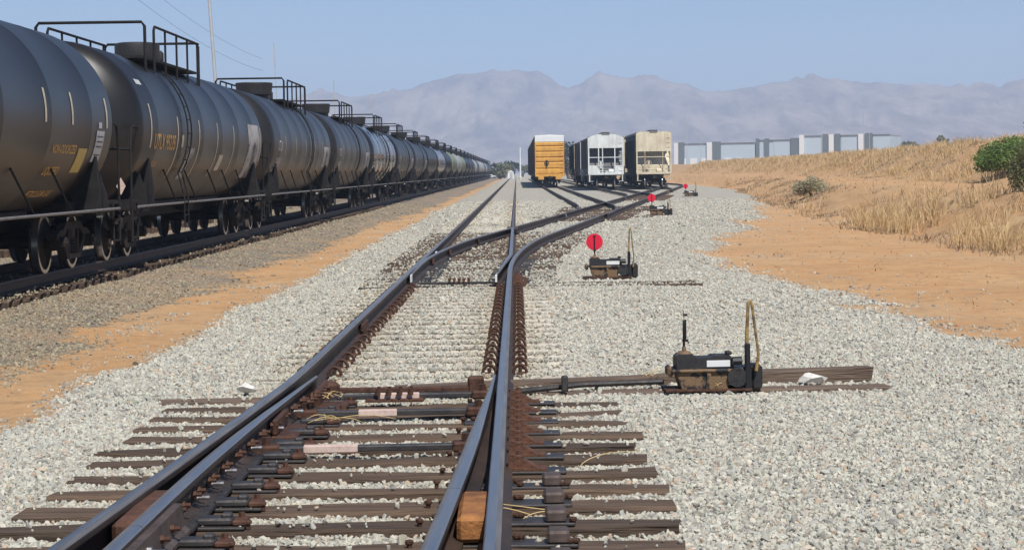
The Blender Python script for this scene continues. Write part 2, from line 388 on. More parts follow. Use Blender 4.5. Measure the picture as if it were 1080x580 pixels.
# ------------------------------------------------------------------ mountains
RIDGE = [(-900, 135), (-500, 128), (-200, 122), (0, 116), (150, 118), (250, 110), (300, 104), (340, 92), (358, 96), (378, 100), (400, 97), (430, 90), (470, 78), (485, 74), (500, 75), (522, 69), (545, 70), (568, 70), (580, 77), (600, 89), (615, 83), (633, 74), (655, 79), (690, 78), (720, 85), (745, 90), (762, 93), (790, 87), (820, 84), (850, 77), (880, 80), (900, 85), (930, 83), (960, 86), (1000, 88), (1050, 87), (1085, 77), (1140, 84), (1300, 100), (1600, 118), (2000, 130)]
def mountains():
    D0 = 4200
    rp = np.array(RIDGE, float); u = (rp[:, 0] - 544.5) / 2000; hh = (181.5 - rp[:, 1] - .014 * (rp[:, 0] - 544.5)) / 2000
    us = np.linspace(u[0], u[-1], 900); Hs = np.interp(us, u, hh) * D0
    Hs = Hs + (fbm(us * 160, us * 0, 101) - .5) * 9
    ds = np.linspace(2700, 6000, 150)
    U, Dm = np.meshgrid(us, ds); Hm = np.broadcast_to(Hs, U.shape)
    X = U * D0 * (1 + .35 * (Dm - D0) / D0); X = U * Dm
    t = (Dm - 2700) / (D0 - 2700)
    g = np.where(t < 1, np.clip(t, 0, 1) ** 1.5, np.clip(1 - (t - 1) * 1.1, 0, 1))
    gul = 1 - np.abs(fbm(X * .011, Dm * .0016, 111, 6) * 2 - 1); gul2 = 1 - np.abs(fbm(X * .024, Dm * .0042, 121, 5) * 2 - 1)
    damp = np.where(t < 1, np.clip(1 - t, 0, 1) ** .5, .3)
    Z = Hm * g * (1 - .55 * damp * (1 - gul)) + ((gul2 - .75) * 40 + (1 - np.abs(fbm(X * .05, Dm * .011, 127, 4) * 2 - 1) - .75) * 26) * np.clip(g, 0, 1) * np.clip(damp * 1.4, .0, 1)
    Z = Z - 3 - 20 * (t < 0.02)
    v = np.stack([X, Dm, Z], -1).reshape(-1, 3); i = np.arange(U.size).reshape(U.shape)
    f = np.stack([i[:-1, :-1], i[:-1, 1:], i[1:, 1:], i[1:, :-1]], -1).reshape(-1, 4)
    me = bpy.data.meshes.new('mountains'); me.from_pydata(v.tolist(), [], f.tolist()); me.polygons.foreach_set('use_smooth', [True] * len(me.polygons))
    m = pm('mountain_rock', (.17, .13, .10), (.42, .325, .25), .012, .95, bump=.9, bscale=.022, bdist=16, stretch=(1, .35, 1), lo=.38, hi=.62, detail=9)
    me.materials.append(m)
    tag(link('mountains', me), 'hazy bare desert mountains across the horizon', None, kind='structure')
mountains()

# ------------------------------------------------------------------ haze
hz = MB().box((0, 2850, 128), (9000, 6400, 262)).build('haze', pm('haze_air', (1, 1, 1)))
hm = M('haze_air'); N2 = hm.node_tree.nodes; N2.remove(N2['Principled BSDF'])
pv = N2.new('ShaderNodeVolumePrincipled'); pv.inputs['Density'].default_value = 0.00034; pv.inputs['Color'].default_value = (.56, .73, 1.0, 1); pv.inputs['Anisotropy'].default_value = 0.0
hm.node_tree.links.new(pv.outputs[0], N2['Material Output'].inputs['Volume'])
tag(hz, 'thin pale haze in the air', None, kind='stuff')

# ------------------------------------------------------------------ rails
HALF = [(.012, .0005), (.024, -.001), (.031, -.004), (.0355, -.010), (.037, -.018), (.0375, -.036), (.011, -.047), (.0085, -.140), (.02, -.153), (.072, -.166), (.072, -.180)]
PROF = HALF + [(-u, v) for u, v in reversed(HALF)]
NP_ = len(PROF)
def rail_mesh(path, top='rail_top', taper=None):
    """path [(x,y)] with z=0 railhead; taper(y)->(width scale, drop)"""
    mb = MB(); P = [Vector((p[0], p[1], 0)) for p in path]; k = len(P); vs = []
    for i in range(k):
        d = (P[min(i + 1, k - 1)] - P[max(i - 1, 0)]).normalized(); u = Vector((d.y, -d.x, 0))
        w, dr = taper(P[i].y) if taper else (1, 0)
        for a, v in PROF:
            aw = a * w
            if taper and w < 1 and abs(a) > .04: aw = math.copysign(.0373 + (.0347) * max(0, (w - .5) * 2), a)
            vs.append(P[i] + u * aw + Vector((0, 0, v - (dr if v > -.06 else 0))))
    fs = []; ms = []
    for i in range(k - 1):
        for j in range(NP_):
            jj = (j + 1) % NP_
            fs.append((i * NP_ + j, i * NP_ + jj, (i + 1) * NP_ + jj, (i + 1) * NP_ + j)); ms.append(2 if j < 3 else (1 if j > NP_ - 5 else 0))  # right-hand crown faces take the dark reflection tone on every rail
    fs += [tuple(range(NP_)), tuple(reversed(range((k - 1) * NP_, k * NP_)))]; ms += [0, 0]
    mb.v = [tuple(v) for v in vs]; mb.f = fs; mb.m = ms
    return mb.mesh('rail', [M('rail_side'), M(top), M('rail_dark_reflection' if top == 'rail_top' else top)], True)
def rail(parent, path, top='rail_top', taper=None, name='rail'):
    return link(name, rail_mesh(path, top, taper), parent)
def lin(path, step=1.0):
    o = []
    for (a, b2) in zip(path[:-1], path[1:]):
        n = max(1, int(math.hypot(b2[0] - a[0], b2[1] - a[1]) / step))
        for i in range(n): t = i / n; o.append((a[0] + (b2[0] - a[0]) * t, a[1] + (b2[1] - a[1]) * t))
    o.append(path[-1]); return o
def smooth(path, it=2):
    for _ in range(it):
        o = [path[0]]
        for a, b2 in zip(path[:-1], path[1:]):
            o += [(a[0] * .75 + b2[0] * .25, a[1] * .75 + b2[1] * .25), (a[0] * .25 + b2[0] * .75, a[1] * .25 + b2[1] * .75)]
        o.append(path[-1]); path = o
    return path
G = 1.508; XR = -.096; XL = XR - G
def lad_r(Y):
    if Y < 28.0: return XR
    if Y < 45.2: return XR + .0032 * (Y - 28.0) ** 2
    return XR + .0032 * 17.2 ** 2 + .11 * (Y - 45.2)
def lad_l(Y): return lad_r(Y) - G / math.cos(math.atan(min(.11, max(0, .0064 * (Y - 28.0)))))

main = tag(empty('railway_track', (-.85, 13, 0)), 'straight main track running from the near switch to the horizon', 'railway track')
ladder = tag(empty('railway_track', (3.5, 70, 0)), 'ladder track curving off to the right past the red targets', 'railway track')
def inv(parent, o):
    o.matrix_parent_inverse = Matrix.Translation(-parent.location) ; return o
def P_(parent, o):
    o.location = Vector(o.location) - parent.location; return o

# near turnout: left stock rail bends left towards the camera
A_L = [(-2.06, 2.5), (-1.94, 5), (-1.835, 7.3), (-1.758, 9.2), (-1.678, 11.3), (-1.618, 13.2), (XL, 14.2), (XL, 16)]
P_(main, rail(main, smooth(A_L)))
P_(main, rail(main, lin([(XL, 16.006), (XL, 45)], 3))); P_(main, rail(main, lin([(XL, 45), (XL, 1150)], 60), 'rail_top_dull'))
P_(main, rail(main, lin([(XR, 2.5), (XR, 28.0)], 3)))
def tp_near(y): t = (14.0 - y) / 3.6; return (max(.22, min(1, .22 + .78 * t)), max(0, .02 * (1 - t * 1.5)))
B_L = [(-1.478, 13.95), (-1.512, 12.8), (-1.553, 11.5), (-1.59, 10.2), (-1.604, 9.0), (-1.604, 7.9)]
p_ = P_(main, rail(main, smooth(B_L), taper=tp_near, name='switch_rail'))
P_(main, rail(main, lin([(-1.604, 7.894), (-1.604, 2.5)], 2)))
A_R = [(-.158, 13.85), (-.182, 12.6), (-.222, 11.0), (-.262, 9.6), (-.292, 8.75)]
P_(main, rail(main, smooth(A_R), taper=tp_near, name='switch_rail'))
P_(main, rail(main, smooth([(-.292, 8.744), (-.345, 7.3), (-.44, 5), (-.57, 2.5)])))
# second turnout
def tp_far(y): t = (y - 27.6) / 4.5; return (max(.25, min(1, .25 + .75 * t)), max(0, .02 * (1 - t * 1.5)))
c2 = [(max(lad_l(y), XL + .058 - .0 * y), y) for y in np.arange(27.6, 50.2, .8)]
P_(main, rail(main, c2, taper=tp_far, name='switch_rail'))
c3 = [(XR - .19 * max(0, 1 - (y - 27.4) / 6.5), y) for y in np.arange(27.4, 46, .8)] + [(XR, 50.2)]
P_(main, rail(main, c3, taper=tp_far, name='switch_rail'))
P_(main, rail(main, lin([(XR, 50.2), (XR, 1150)], 60), 'rail_top_dull'))
P_(ladder, rail(ladder, [(lad_r(y), y) for y in np.arange(28.0, 62.1, 1.0)], 'rail_top'))
LE = 183
def curve_off(x0, y0, xr=False): # leaves a line of slope .11 and turns parallel to Y over 20 m
    return [(x0 + .11 * s - .11 * s * s / 40, y0 + s) for s in np.arange(0, 20.1, 1.25)]
P_(ladder, rail(ladder, [(lad_r(y), y) for y in np.arange(62, LE + .1, 5.5)] + curve_off(lad_r(LE), LE)[1:] + [(lad_r(LE) + 1.1, 420)], 'rail_top_dull'))
P_(ladder, rail(ladder, [(lad_l(y), y) for y in np.arange(50.2, LE + .1, 4)] + curve_off(lad_l(LE), LE)[1:] + [(lad_l(LE) + 1.1, 420)], 'rail_top_dull'))
P_(ladder, MB().box((XR, 50.4, -.035), (.3, 1.7, .055), .02).build('frog', M('rail_side'), ladder))
yard_x = []
def yard(y0, label, last=420):
    t = tag(empty('railway_track', (lad_l(y0) + 1.9, y0 + 20, 0)), label, 'railway track')
    pl = curve_off(lad_l(y0), y0); pr = [(x + G, y) for x, y in curve_off(lad_l(y0), y0 - 1.0)]
    P_(t, rail(t, pl + [(pl[-1][0], last)], 'rail_top_dull')); P_(t, rail(t, pr + [(pl[-1][0] + G, last)], 'rail_top_dull'))
    P_(t, MB().box((pl[0][0] + .09, y0 - .6, -.06), (.05, .9, .09), .01).build('switch_point', M('bolt_bright'), t))
    yard_x.append(pl[-1][0] + G / 2); return t
y1 = yard(66, 'yard track under the yellow boxcar')
y2 = yard(105, 'yard track under the white hopper car')
y3 = yard(144, 'yard track under the tan hopper car')
XT = -8.08
ttank = tag(empty('railway_track', (XT, 40, 0)), 'shaded track under the long train of tank cars', 'railway track')
for s_ in (-1, 1): P_(ttank, rail(ttank, lin([(XT + s_ * G / 2, 2), (XT + s_ * G / 2, 900)], 40), 'rail_top_dull'))
tback = tag(empty('railway_track', (-13.2, 40, 0)), 'rusty track glimpsed beyond the tank cars', 'railway track')
for s_ in (-1, 1): P_(tback, rail(tback, lin([(-13.2 + s_ * G / 2, 2), (-13.2 + s_ * G / 2, 900)], 40), 'rail_top_dull'))

# ------------------------------------------------------------------ ties
TIES = []      # footprints, so that stones stay off the timber: (xc, yc, length, width, rot, kind)
def tie_variant(L_, seed, w=.215, h=.17, grey=False):
    rn = random.Random(seed); mb = MB(); n = 9; vs = []; c = .012
    sec = [(-w / 2 + c, 0), (w / 2 - c, 0), (w / 2, -c), (w / 2, -h), (-w / 2, -h), (-w / 2, -c)]
    for i in range(n):
        x = -L_ / 2 + L_ * i / (n - 1)
        for j, (y, z) in enumerate(sec):
            e = .010 if i in (0, n - 1) else .006
            vs.append((x + (rn.uniform(-.02, .02) if i in (0, n - 1) else 0), y + rn.uniform(-e, e), z + rn.uniform(-e, e * .5) - (rn.random() < .15) * .010))
    fs = [(i * 6 + j, i * 6 + (j + 1) % 6, (i + 1) * 6 + (j + 1) % 6, (i + 1) * 6 + j) for i in range(n - 1) for j in range(6)] + [tuple(range(6)), tuple(range((n - 1) * 6, n * 6))]
    mb.add(vs, fs); return mb.mesh('tie', M('tie_wood_grey' if grey else 'tie_wood'))
TV = {}
def wood_tie(parent, xc, y, L_, rot=0.0, z=-.196, var=None, grey=False, tilt=0.0):
    key = (round(L_ * 4), (var if var is not None else random.randrange(5)), grey)
    if key not in TV: TV[key] = tie_variant(key[0] / 4, hash(key) % 9999, grey=grey)
    o = link('tie', TV[key], parent, (xc, y, z)); o.rotation_euler = (random.uniform(-.02, .02), -tilt, rot); P_(parent, o)
    TIES.append((xc, y, key[0] / 4, .22, rot)); return o
spike_me = MB().box((0, 0, .008), (.03, .035, .022), .006).box((0, 0, -.01), (.017, .017, .03)).mesh('spike', M('rust_dark'))
brace_me = MB().prism([(0, 0), (.17, 0), (.17, .010), (.04, .085), (0, .085)], 1, -.045, .045).box((.10, 0, .006), (.22, .13, .014)).box((.06, 0, .055), (.05, .07, .06), .008).cyl((.06, 0, .08), (.06, 0, .105), .02, n=6).mesh('rail_brace', M('rust'))
slide_me = MB().box((0, 0, .007), (.62, .17, .015), .004).mesh('tie_plate', M('plate_steel'))
block_me = MB().box((0, 0, .03), (.10, .15, .06), .012).mesh('plate_block', M('plate_brown'))
ablock_me = MB().box((-.02, 0, .018), (.17, .11, .036), .010).box((.035, .0, .04), (.05, .06, .03), .008).box((.10, 0, .014), (.07, .13, .028), .008, mi=1).cyl((.10, .03, .02), (.10, .03, .05), .016, n=6, mi=1).mesh('brace_block', [M('plate_steel'), M('rust_dark')])
def sub(name, me, tie, x, y, z, rz=0):
    # place by world coordinates on a tie
    base = Vector(tie.location) + Vector(tie.parent.location)
    o = link(name, me, tie); p = Vector((x, y, z)) - base
    o.location = Matrix.Rotation(-tie.rotation_euler.z, 4, 'Z') @ p; o.rotation_euler.z = rz; return o
def path_x(path, y):
    q = sorted(path, key=lambda p: p[1]); return float(np.interp(y, [p[1] for p in q], [p[0] for p in q]))
ZT = -.195
near_y = []
y = 4.3
while y < 13.75:
    near_y.append(y + random.uniform(-.018, .018)); y += .51
for i, y in enumerate(near_y):
    t = wood_tie(main, -.87 + random.uniform(-.04, .04), y, 3.25, random.uniform(-.012, .012), z=ZT, var=i % 5)
    xal = path_x(A_L, y); xbl = path_x(B_L, y); xar = path_x(A_R + [(-.345, 7.3), (-.44, 5), (-.57, 2.5)], y)
    # right-hand plate under the pair of rails
    sub('tie_plate', slide_me, t, XR + .06, y, ZT)
    if y > 10.3: sub('rail_brace', brace_me, t, XR + .05, y, ZT + .016)
    else: sub('plate_block', block_me, t, XR + .28, y, ZT + .012)
    for dx in (.095, .115, .33, .36): 
        if y < 10.3: sub('spike', spike_me, t, XR + dx, y + random.choice((-.06, .06)), ZT + .02, random.uniform(0, 3))
    for dx in (-.13, -.2): sub('spike', spike_me, t, xar + dx + .03, y + random.choice((-.05, .05)), ZT + .02, random.uniform(0, 3))
    sub('tie_plate', slide_me, t, (xal + xbl) / 2 + .1, y, ZT)
    sub('brace_block', ablock_me, t, xbl + .2, y, ZT + .015, random.uniform(-.04, .04))
    sub('spike', spike_me, t, xal - .1, y + .05, ZT + .016); sub('spike', spike_me, t, xbl + .34, y - .04, ZT + .022)
# head block ties carrying the near switch stand
wood_tie(main, .10, 14.18, 5.5, .085, z=ZT + .0, var=1, grey=True, tilt=.0)
wood_tie(main, .92, 14.78, 3.75, .10, z=ZT + .055, var=2, grey=True, tilt=.018)
# straight stretch: concrete ties bedded flush in the ballast, with spring clips
cme = MB().box((0, 0, -.1), (2.6, .25, .2), .02).mesh('tie', M('concrete'))
arch = [(.055 * math.cos(a), 0, .012 + .075 * math.sin(a)) for a in np.linspace(0, math.pi, 9)]
clip_me = MB().tube(arch, .015, 6).tube([(-.046, 0, .012), (-.05, .05, .006), (-.06, .06, .004)], .012, 6).tube([(.046, 0, .012), (.04, -.05, .006)], .012, 6).box((.01, 0, .012), (.07, .08, .03), .01).cyl((.0, 0, .02), (.0, 0, .062), .018, n=6).mesh('rail_clip', M('rust_dark'))
cy = np.arange(15.35, 27.2, .605)
for y in cy:
    t = link('tie', cme, main, (-.85, y, -.20)); P_(main, t)
    for xr in (XL, XR):
        for s_ in (-1, 1): sub('rail_clip', clip_me, t, xr + s_ * .125, y, -.188, 0 if s_ > 0 else math.pi)
    TIES.append((-.85, y, 2.6, .25, 0))
for y in np.arange(53.5, 110, .605):
    t = link('tie', cme, main, (-.85, y, -.21)); P_(main, t)
    if y < 0:
        for xr in (XL, XR):
            for s_ in (-1, 1): sub('rail_clip', clip_me, t, xr + s_ * .125, y, -.19, 0 if s_ > 0 else math.pi)
# second turnout: dark timber half buried
for i, y in enumerate(np.arange(27.55, 52, .54)):
    ex = max(0, lad_r(y) - XR)
    L_ = 3.0 + ex + (2.0 if i in (0, 1) else 0); xc = -.85 + ex / 2 + (1.05 if i in (0, 1) else 0)
    t = wood_tie(main, xc, y, L_, random.uniform(-.01, .01), z=-.186 + random.uniform(-.018, .006))
    if i < 16:
        sub('tie_plate', slide_me, t, XL + .08, y, -.184); sub('tie_plate', slide_me, t, lad_r(y) - .02, y, -.184)
        if i < 4: sub('rail_brace', brace_me, t, lad_r(y) + .05, y, -.17)
for i, y in enumerate(np.arange(64, 88, .56)):
    L_ = 3.0 + .07 * max(0, y - 70); t = wood_tie(ladder, lad_r(y) - .75 - .03 * max(0, y - 70), y + .0, L_ + (1.6 if i in (8, 9) else 0), -.10, z=-.18 + random.uniform(-.02, .006))
for i, y in enumerate(np.arange(105, 125, .6)):
    wood_tie(ladder, lad_r(y) - .75, y, 3.0, -.10, z=-.18 + random.uniform(-.02, .006))
for i, y in enumerate(np.arange(14, 100, .56)):
    wood_tie(ttank, XT + random.uniform(-.04, .04), y, 2.6, random.uniform(-.015, .015), z=-.2 + random.uniform(-.012, .01))
for i, y in enumerate(np.arange(30, 75, .56)):
    wood_tie(tback, -13.2, y, 2.6, random.uniform(-.015, .015), z=-.19)

# ------------------------------------------------------------------ near turnout fittings
def part(mb, name, mats, parent, smooth=False): return P_(parent, mb.build(name, mats, parent, smooth))
bolt_me = MB().cyl((0, 0, 0), (.02, 0, 0), .02, n=6).cyl((.015, 0, 0), (.045, 0, 0), .011, n=8).mesh('bolt', M('rust_dark'))
boltb_me = MB().cyl((0, 0, 0), (.02, 0, 0), .024, n=6).cyl((.015, 0, 0), (.075, 0, 0), .012, n=8).mesh('bolt', M('bolt_bright'))
def boltat(me, x, y, z, rz=0):
    o = link('bolt', me, main, (x, y, z), rz); return P_(main, o)
for y in np.arange(8.75, 13.3, .42):
    for d in (0, .12): boltat(bolt_me, path_x(B_L, y + d) + .022, y + d, -.085)
    if random.random() < .5: boltat(boltb_me, path_x(B_L, y + .06) + .02, y + .06, -.11)
# joint bars on the left closure rail and a bolted strap further on
mb = MB().prism([(.012, -.025), (.075, -.03), (.085, -.13), (.11, -.15), (.11, -.168), (.012, -.14)], 1, 6.95, 8.6)
o = part(mb, 'joint_bar', M('plate_brown'), main); o.location.x += -1.604
for y in (7.2, 7.48, 7.76, 8.04, 8.28): boltat(boltb_me if y < 7.9 else bolt_me, -1.604 + .078, y, -.085)
mb = MB().box((-1.50, 11.95, -.10), (.035, .55, .10), .01).box((-1.44, 11.95, -.165), (.16, .6, .03), .008)
part(mb, 'switch_clip', M('rust_dark'), main)
mb = MB().box((-1.40, 13.55, -.11), (.05, .7, .13), .012).box((-1.30, 13.3, -.165), (.22, .5, .03), .008).box((-1.33, 13.65, -.10), (.1, .10, .12), .02)
part(mb, 'switch_clip', M('rust_dark'), main)
for y in np.arange(12.75, 13.95, .17): boltat(bolt_me, path_x(B_L, y) + .10, y, -.07)
mb = MB(); bp_ = [(path_x(B_L, q_) + .088, q_) for q_ in (8.65, 9.6, 10.6, 11.6, 12.5)]
mb.add([(x_ + e_, y_, z_) for x_, y_ in bp_ for e_, z_ in ((-.022, -.176), (.022, -.176), (.022, -.160), (-.022, -.158))], [(i_ * 4 + j_, i_ * 4 + (j_ + 1) % 4, i_ * 4 + 4 + (j_ + 1) % 4, i_ * 4 + 4 + j_) for i_ in range(4) for j_ in range(4)] + [(0, 1, 2, 3), (16, 17, 18, 19)])
part(mb, 'reinforcing_bar', M('plate_steel'), main)
# spacer blocks between the stock rails and the closure rails
part(MB().box((-.192, 8.62, -.11), (.145, .68, .12), .02), 'spacer_block', M('rust_orange'), main)
part(MB().box((-1.70, 8.60, -.085), (.13, .85, .10), .02), 'spacer_block', M('rust'), main)
# switch rods between the point rails
def rod(y0, y1, za, plates):
    xa, xb = path_x(B_L, y0) + .06, path_x(A_R, y1) - .06
    ln = math.hypot(xb - xa, y1 - y0); an = math.atan2(y1 - y0, xb - xa); Mr = Matrix.Rotation(an, 4, 'Z')
    c = ((xa + xb) / 2, (y0 + y1) / 2, za)
    o = part(MB().box(c, (ln, .075, .035), .006, Mr), 'switch_rod', M('plate_steel'), main)
    for t, w in plates:
        q = MB().box((0, 0, .001), (w, .080, .040), .003, Mr).build('insulation_plate', M('rod_pink'), o)
        q.location = (xa + (xb - xa) * t, y0 + (y1 - y0) * t, za)
    for t in (.02, .98):
        q = MB().box((0, 0, 0), (.16, .12, .06), .012, Mr).cyl((0, 0, .03), (0, 0, .075), .028, n=6).build('rod_end', M('rust_dark'), o)
        q.location = (xa + (xb - xa) * t, y0 + (y1 - y0) * t, za)
    return o, xa, xb
r1, xa, xb = rod(13.55, 13.62, -.135, [(.48, .30)])
rod(12.78, 12.83, -.155, [(.42, .26)]); rod(11.12, 11.18, -.155, [(.33, .32)])
for k in range(4):
    for dy in (-.075, .08):
        q = MB().cyl((0, 0, 0), (0, 0, .03), .024, n=6).cyl((0, 0, .025), (0, 0, .045), .013, n=6).build('bolt', M('rust_dark'), r1); q.location = (xa + (xb - xa) * (.36 + .065 * k), 13.585 + dy, -.12)
q = MB().box((0, 0, 0), (.42, .15, .025), .006).build('clip_plate', M('rust'), r1); q.location = (xa + (xb - xa) * .46, 13.585, -.16)
part(MB().box((-.85, 14.02, -.14), (1.25, .06, .04), .008).box((-.30, 13.95, -.11), (.12, .12, .14), .015).box((-.45, 13.9, -.13), (.2, .06, .05), .01), 'head_rod', M('rust_dark'), main)
part(MB().tube([(-.05, 13.98, -.165), (.5, 14.28, -.15), (1.12, 14.42, -.15)], .022, 8).box((.36, 14.1, -.12), (.05, .05, .12), .01), 'connecting_rod', M('plate_steel'), main, True)
# far turnout rod
part(MB().box((-.85, 27.75, -.15), (1.2, .07, .035), .006), 'switch_rod', M('plate_steel'), main)
for k in range(5): part(MB().cyl((-.98 + .07 * k, 27.72, -.14), (-.98 + .07 * k, 27.72, -.08), .02, n=6).box((-.98 + .07 * k, 27.72, -.09), (.045, .04, .03)), 'bolt', M('rust'), main)
part(MB().box((XL + .066, 27.72, -.07), (.02, .3, .11), .004), 'point_tip', M('white_paint_and_glint'), main)
part(MB().box((XR - .196, 27.42, -.07), (.03, .3, .10), .004), 'point_tip', M('white_paint_and_glint'), main)
part(MB().box((XL + .10, 35.6, -.06), (.03, .35, .10), .004), 'heel_glint', M('white_paint_and_glint'), main)  # white block standing in for a sun glint near the heel
for yj in (19.4, 33.5, 37.2, 43):    # joint bars on the left rails
    xj = XL + .045 if yj < 30 else lad_l(yj) + .04
    part(MB().box((xj, yj, -.09), (.03, .62, .09), .01), 'joint_bar', M('rust_dark'), main)
for yj in (40, 47, 55.6, 68, 83, 101):
    part(MB().box((lad_r(yj) - .045, yj, -.09), (.03, .7, .09), .01), 'joint_bar', M('rust_dark'), ladder)

# ------------------------------------------------------------------ switch stands
def switch_stand(loc, rz, disc, label, scale=1.0, hand=0.0):
    t = tag(empty('switch_stand', loc, rz), label, 'switch stand', 'ground throw switch stands beside the tracks'); t.scale = (scale,) * 3
    mb = MB()
    mb.prism([(-.22, 0), (.16, 0), (.17, .09), (.22, .165), (-.27, .165), (-.25, .09)], 1, -.13, .13)   # x,z polygon
    mb.box((-.02, 0, .178), (.60, .32, .026), .008)
    mb.prism([(-.03, .0), (.03, 0), (.015, .16), (-.015, .16)], 1, -.15, -.128).box((-.32, 0, .17), (.05, .22, .09), .02)
    mb.build('base_casting', M('stand_worn'), t)
    MB().box((0, 0, .012), (.74, .34, .022), .004).build('foot_plate', M('rust_dark'), t)
    mb = MB().prism([(-.27, .19), (.20, .19), (.235, .24), (.19, .30), (.05, .30), (.03, .285), (-.10, .285), (-.13, .315), (-.24, .315), (-.27, .29)], 1, -.115, .115)
    mb.box((.19, 0, .315), (.05, .1, .03), .008)
    mb.build('housing', M('stand_black'), t)
    MB().box((.085, -.12, .235), (.20, .010, .055), .002).build('label_plate', M('white_paint_and_glint'), t)
    MB().cyl((-.19, 0, .30), (-.19, 0, .335), .075, .05, n=16).cyl((-.19, 0, .33), (-.19, 0, .375), .022, .015, n=10).build('spindle_base', M('stand_brown'), t, True)
    m = MB().cyl((-.19, 0, .36), (-.19, 0, .60), .011, n=8).build('mast', M('mast_black'), t, True)
    Md = Matrix.Rotation(disc, 4, 'Z')
    vs = MB(); n = 36; r = .128
    for yy in (-.003, .003):
        for i in range(n):
            a = 2 * math.pi * i / n; vs.v.append(tuple(Md @ Vector((r * math.cos(a), yy, r * math.sin(a)))))
    vs.f = [tuple(reversed(range(n))), tuple(range(n, 2 * n))] + [(i, (i + 1) % n, n + (i + 1) % n, n + i) for i in range(n)]; vs.m = [0, 0] + [1] * n
    d = vs.build('target_disc', [M('target_red'), M('mast_black')], t); d.location = (-.19, 0, .555)
    off = Md @ Vector((0, -.012, 0))
    MB().cyl(off + Vector((0, 0, -.13)), off + Vector((0, 0, .05)), .010, n=6).box(off + Vector((0, 0, -.13)), (.05, .02, .02)).box(off + Vector((0, 0, .09)), (.035, .02, .02)).build('target_bracket', M('mast_black'), d)
    # throw lever: a tall hairpin loop on a black socket post
    mb = MB().box((.30, 0, .10), (.14, .26, .2), .02).cyl((.24, -.16, .12), (.24, .16, .12), .085, n=14).box((.42, 0, .11), (.10, .2, .22), .025)
    mb.build('lever_bearing', M('stand_black'), t)
    MB().box((.33, -.14, .20), (.045, .05, .42), .01).cyl((.20, -.15, .26), (.28, -.15, .26), .035, n=8).build('lever_socket', M('mast_black'), t)
    lp = [(.325, -.14, .36), (.327, -.14, .50), (.338, -.14, .72), (.346, -.14, .755), (.356, -.14, .765), (.366, -.14, .75), (.374, -.14, .715), (.418, -.14, .37), (.424, -.14, .31), (.418, -.14, .26), (.41, -.14, .22), (.405, -.14, .17)]
    lp = [tuple(p) for p in lp]
    mb = MB().tube(lp, [.017, .016, .014, .013, .012, .012, .012, .012, .013, .014, .015, .015], 8)
    lv = mb.build('lever', M('handle_yellow'), t, True)
    if hand: lv.scale.x = hand; lv.location.x = .345 * (1 - hand)
    return t
switch_stand((1.43, 14.22, -.195), .06, math.pi / 2 - .143, 'black and rust switch stand nearest the camera, its target turned edge on', .88)
switch_stand((1.40, 29.2, -.185), .0, 0.0, 'switch stand with red disc beside the second turnout', hand=.75)
switch_stand((5.22, 70.0, -.2), -.1, 0.1, 'small distant switch stand with red disc beside the ladder track', 1.15, hand=.75)
switch_stand((10.75, 118.0, -.2), -.1, 0.1, 'farthest switch stand with red disc, near the tan hopper car', 1.15, hand=.75)

# pale rock, straw and litter by the near stand
def rock(name, loc, r, mat, label, cat, sq=(1, 1, .6), seed=1):
    rn = random.Random(seed); bm = bmesh.new()
    for _ in range(18):
        v = Vector((rn.gauss(0, 1), rn.gauss(0, 1), rn.gauss(0, 1))).normalized() * rn.uniform(.8, 1.1); bm.verts.new((v.x * r * sq[0], v.y * r * sq[1], v.z * r * sq[2]))
    h = bmesh.ops.convex_hull(bm, input=bm.verts[:]); bmesh.ops.delete(bm, geom=[g for g in h['geom_interior'] if isinstance(g, bmesh.types.BMVert)], context='VERTS')
    me = bpy.data.meshes.new(name); bm.to_mesh(me); bm.free(); me.materials.append(M(mat)); o = link(name, me, None, loc); tag(o, label, cat); return o
rock('pale_rock', (2.28, 14.62, -.165), .085, 'pale_rock', 'pale angular rock lying between the two long ties', 'rock', (1.5, .8, .55), 3)
rock('broken_concrete', (-2.05, 14.3, -.15), .075, 'pale_rock', 'broken pale concrete lump outside the left rail at the near switch', 'rock', (1.1, .8, .6), 5)
def straws(loc, k, label, seed, ln=.3):
    rn = random.Random(seed); t = tag(empty('straw_tuft', loc), label, 'dry straw')
    for i in range(k):
        a = rn.uniform(0, 2 * math.pi); l = ln * rn.uniform(.5, 1.2); p = Vector((rn.uniform(-.1, .1), rn.uniform(-.06, .06), .005)); pts = []
        bend = rn.uniform(-.6, .6); rn0 = rn.uniform(.5, 1.0); hh_ = rn.uniform(.01, .05)
        for j in range(7):
            s_ = j / 6; pts.append(p + Vector((math.cos(a + bend * s_) * l * s_, math.sin(a + bend * s_) * l * s_ * .6, math.sin(s_ * math.pi * rn0) * hh_ + .004)))
        MB().tube(pts, [.003] * 5 + [.002, .0015], 4).build('stalk', M('straw'), t, True)
straws((-1.22, 12.2, -.13), 6, 'dry straw stalks caught by the left switch rail', 3, .42)
straws((-1.32, 13.4, -.13), 6, 'tangle of dry straw on the rusty clip of the left point', 4, .22)
straws((.16, 8.9, -.16), 3, 'pale dry stalks beside the right rail at the spacer block', 5, .38)
straws((1.55, 14.22, -.17), 6, 'dry straw at the foot of the near switch stand', 6, .2)
straws((1.02, 14.6, -.13), 5, 'dry straw left of the near switch stand', 7, .2)
straws((.42, 10.4, -.185), 1, 'single dry stalk on the ties right of the rusty braces', 8, .5)

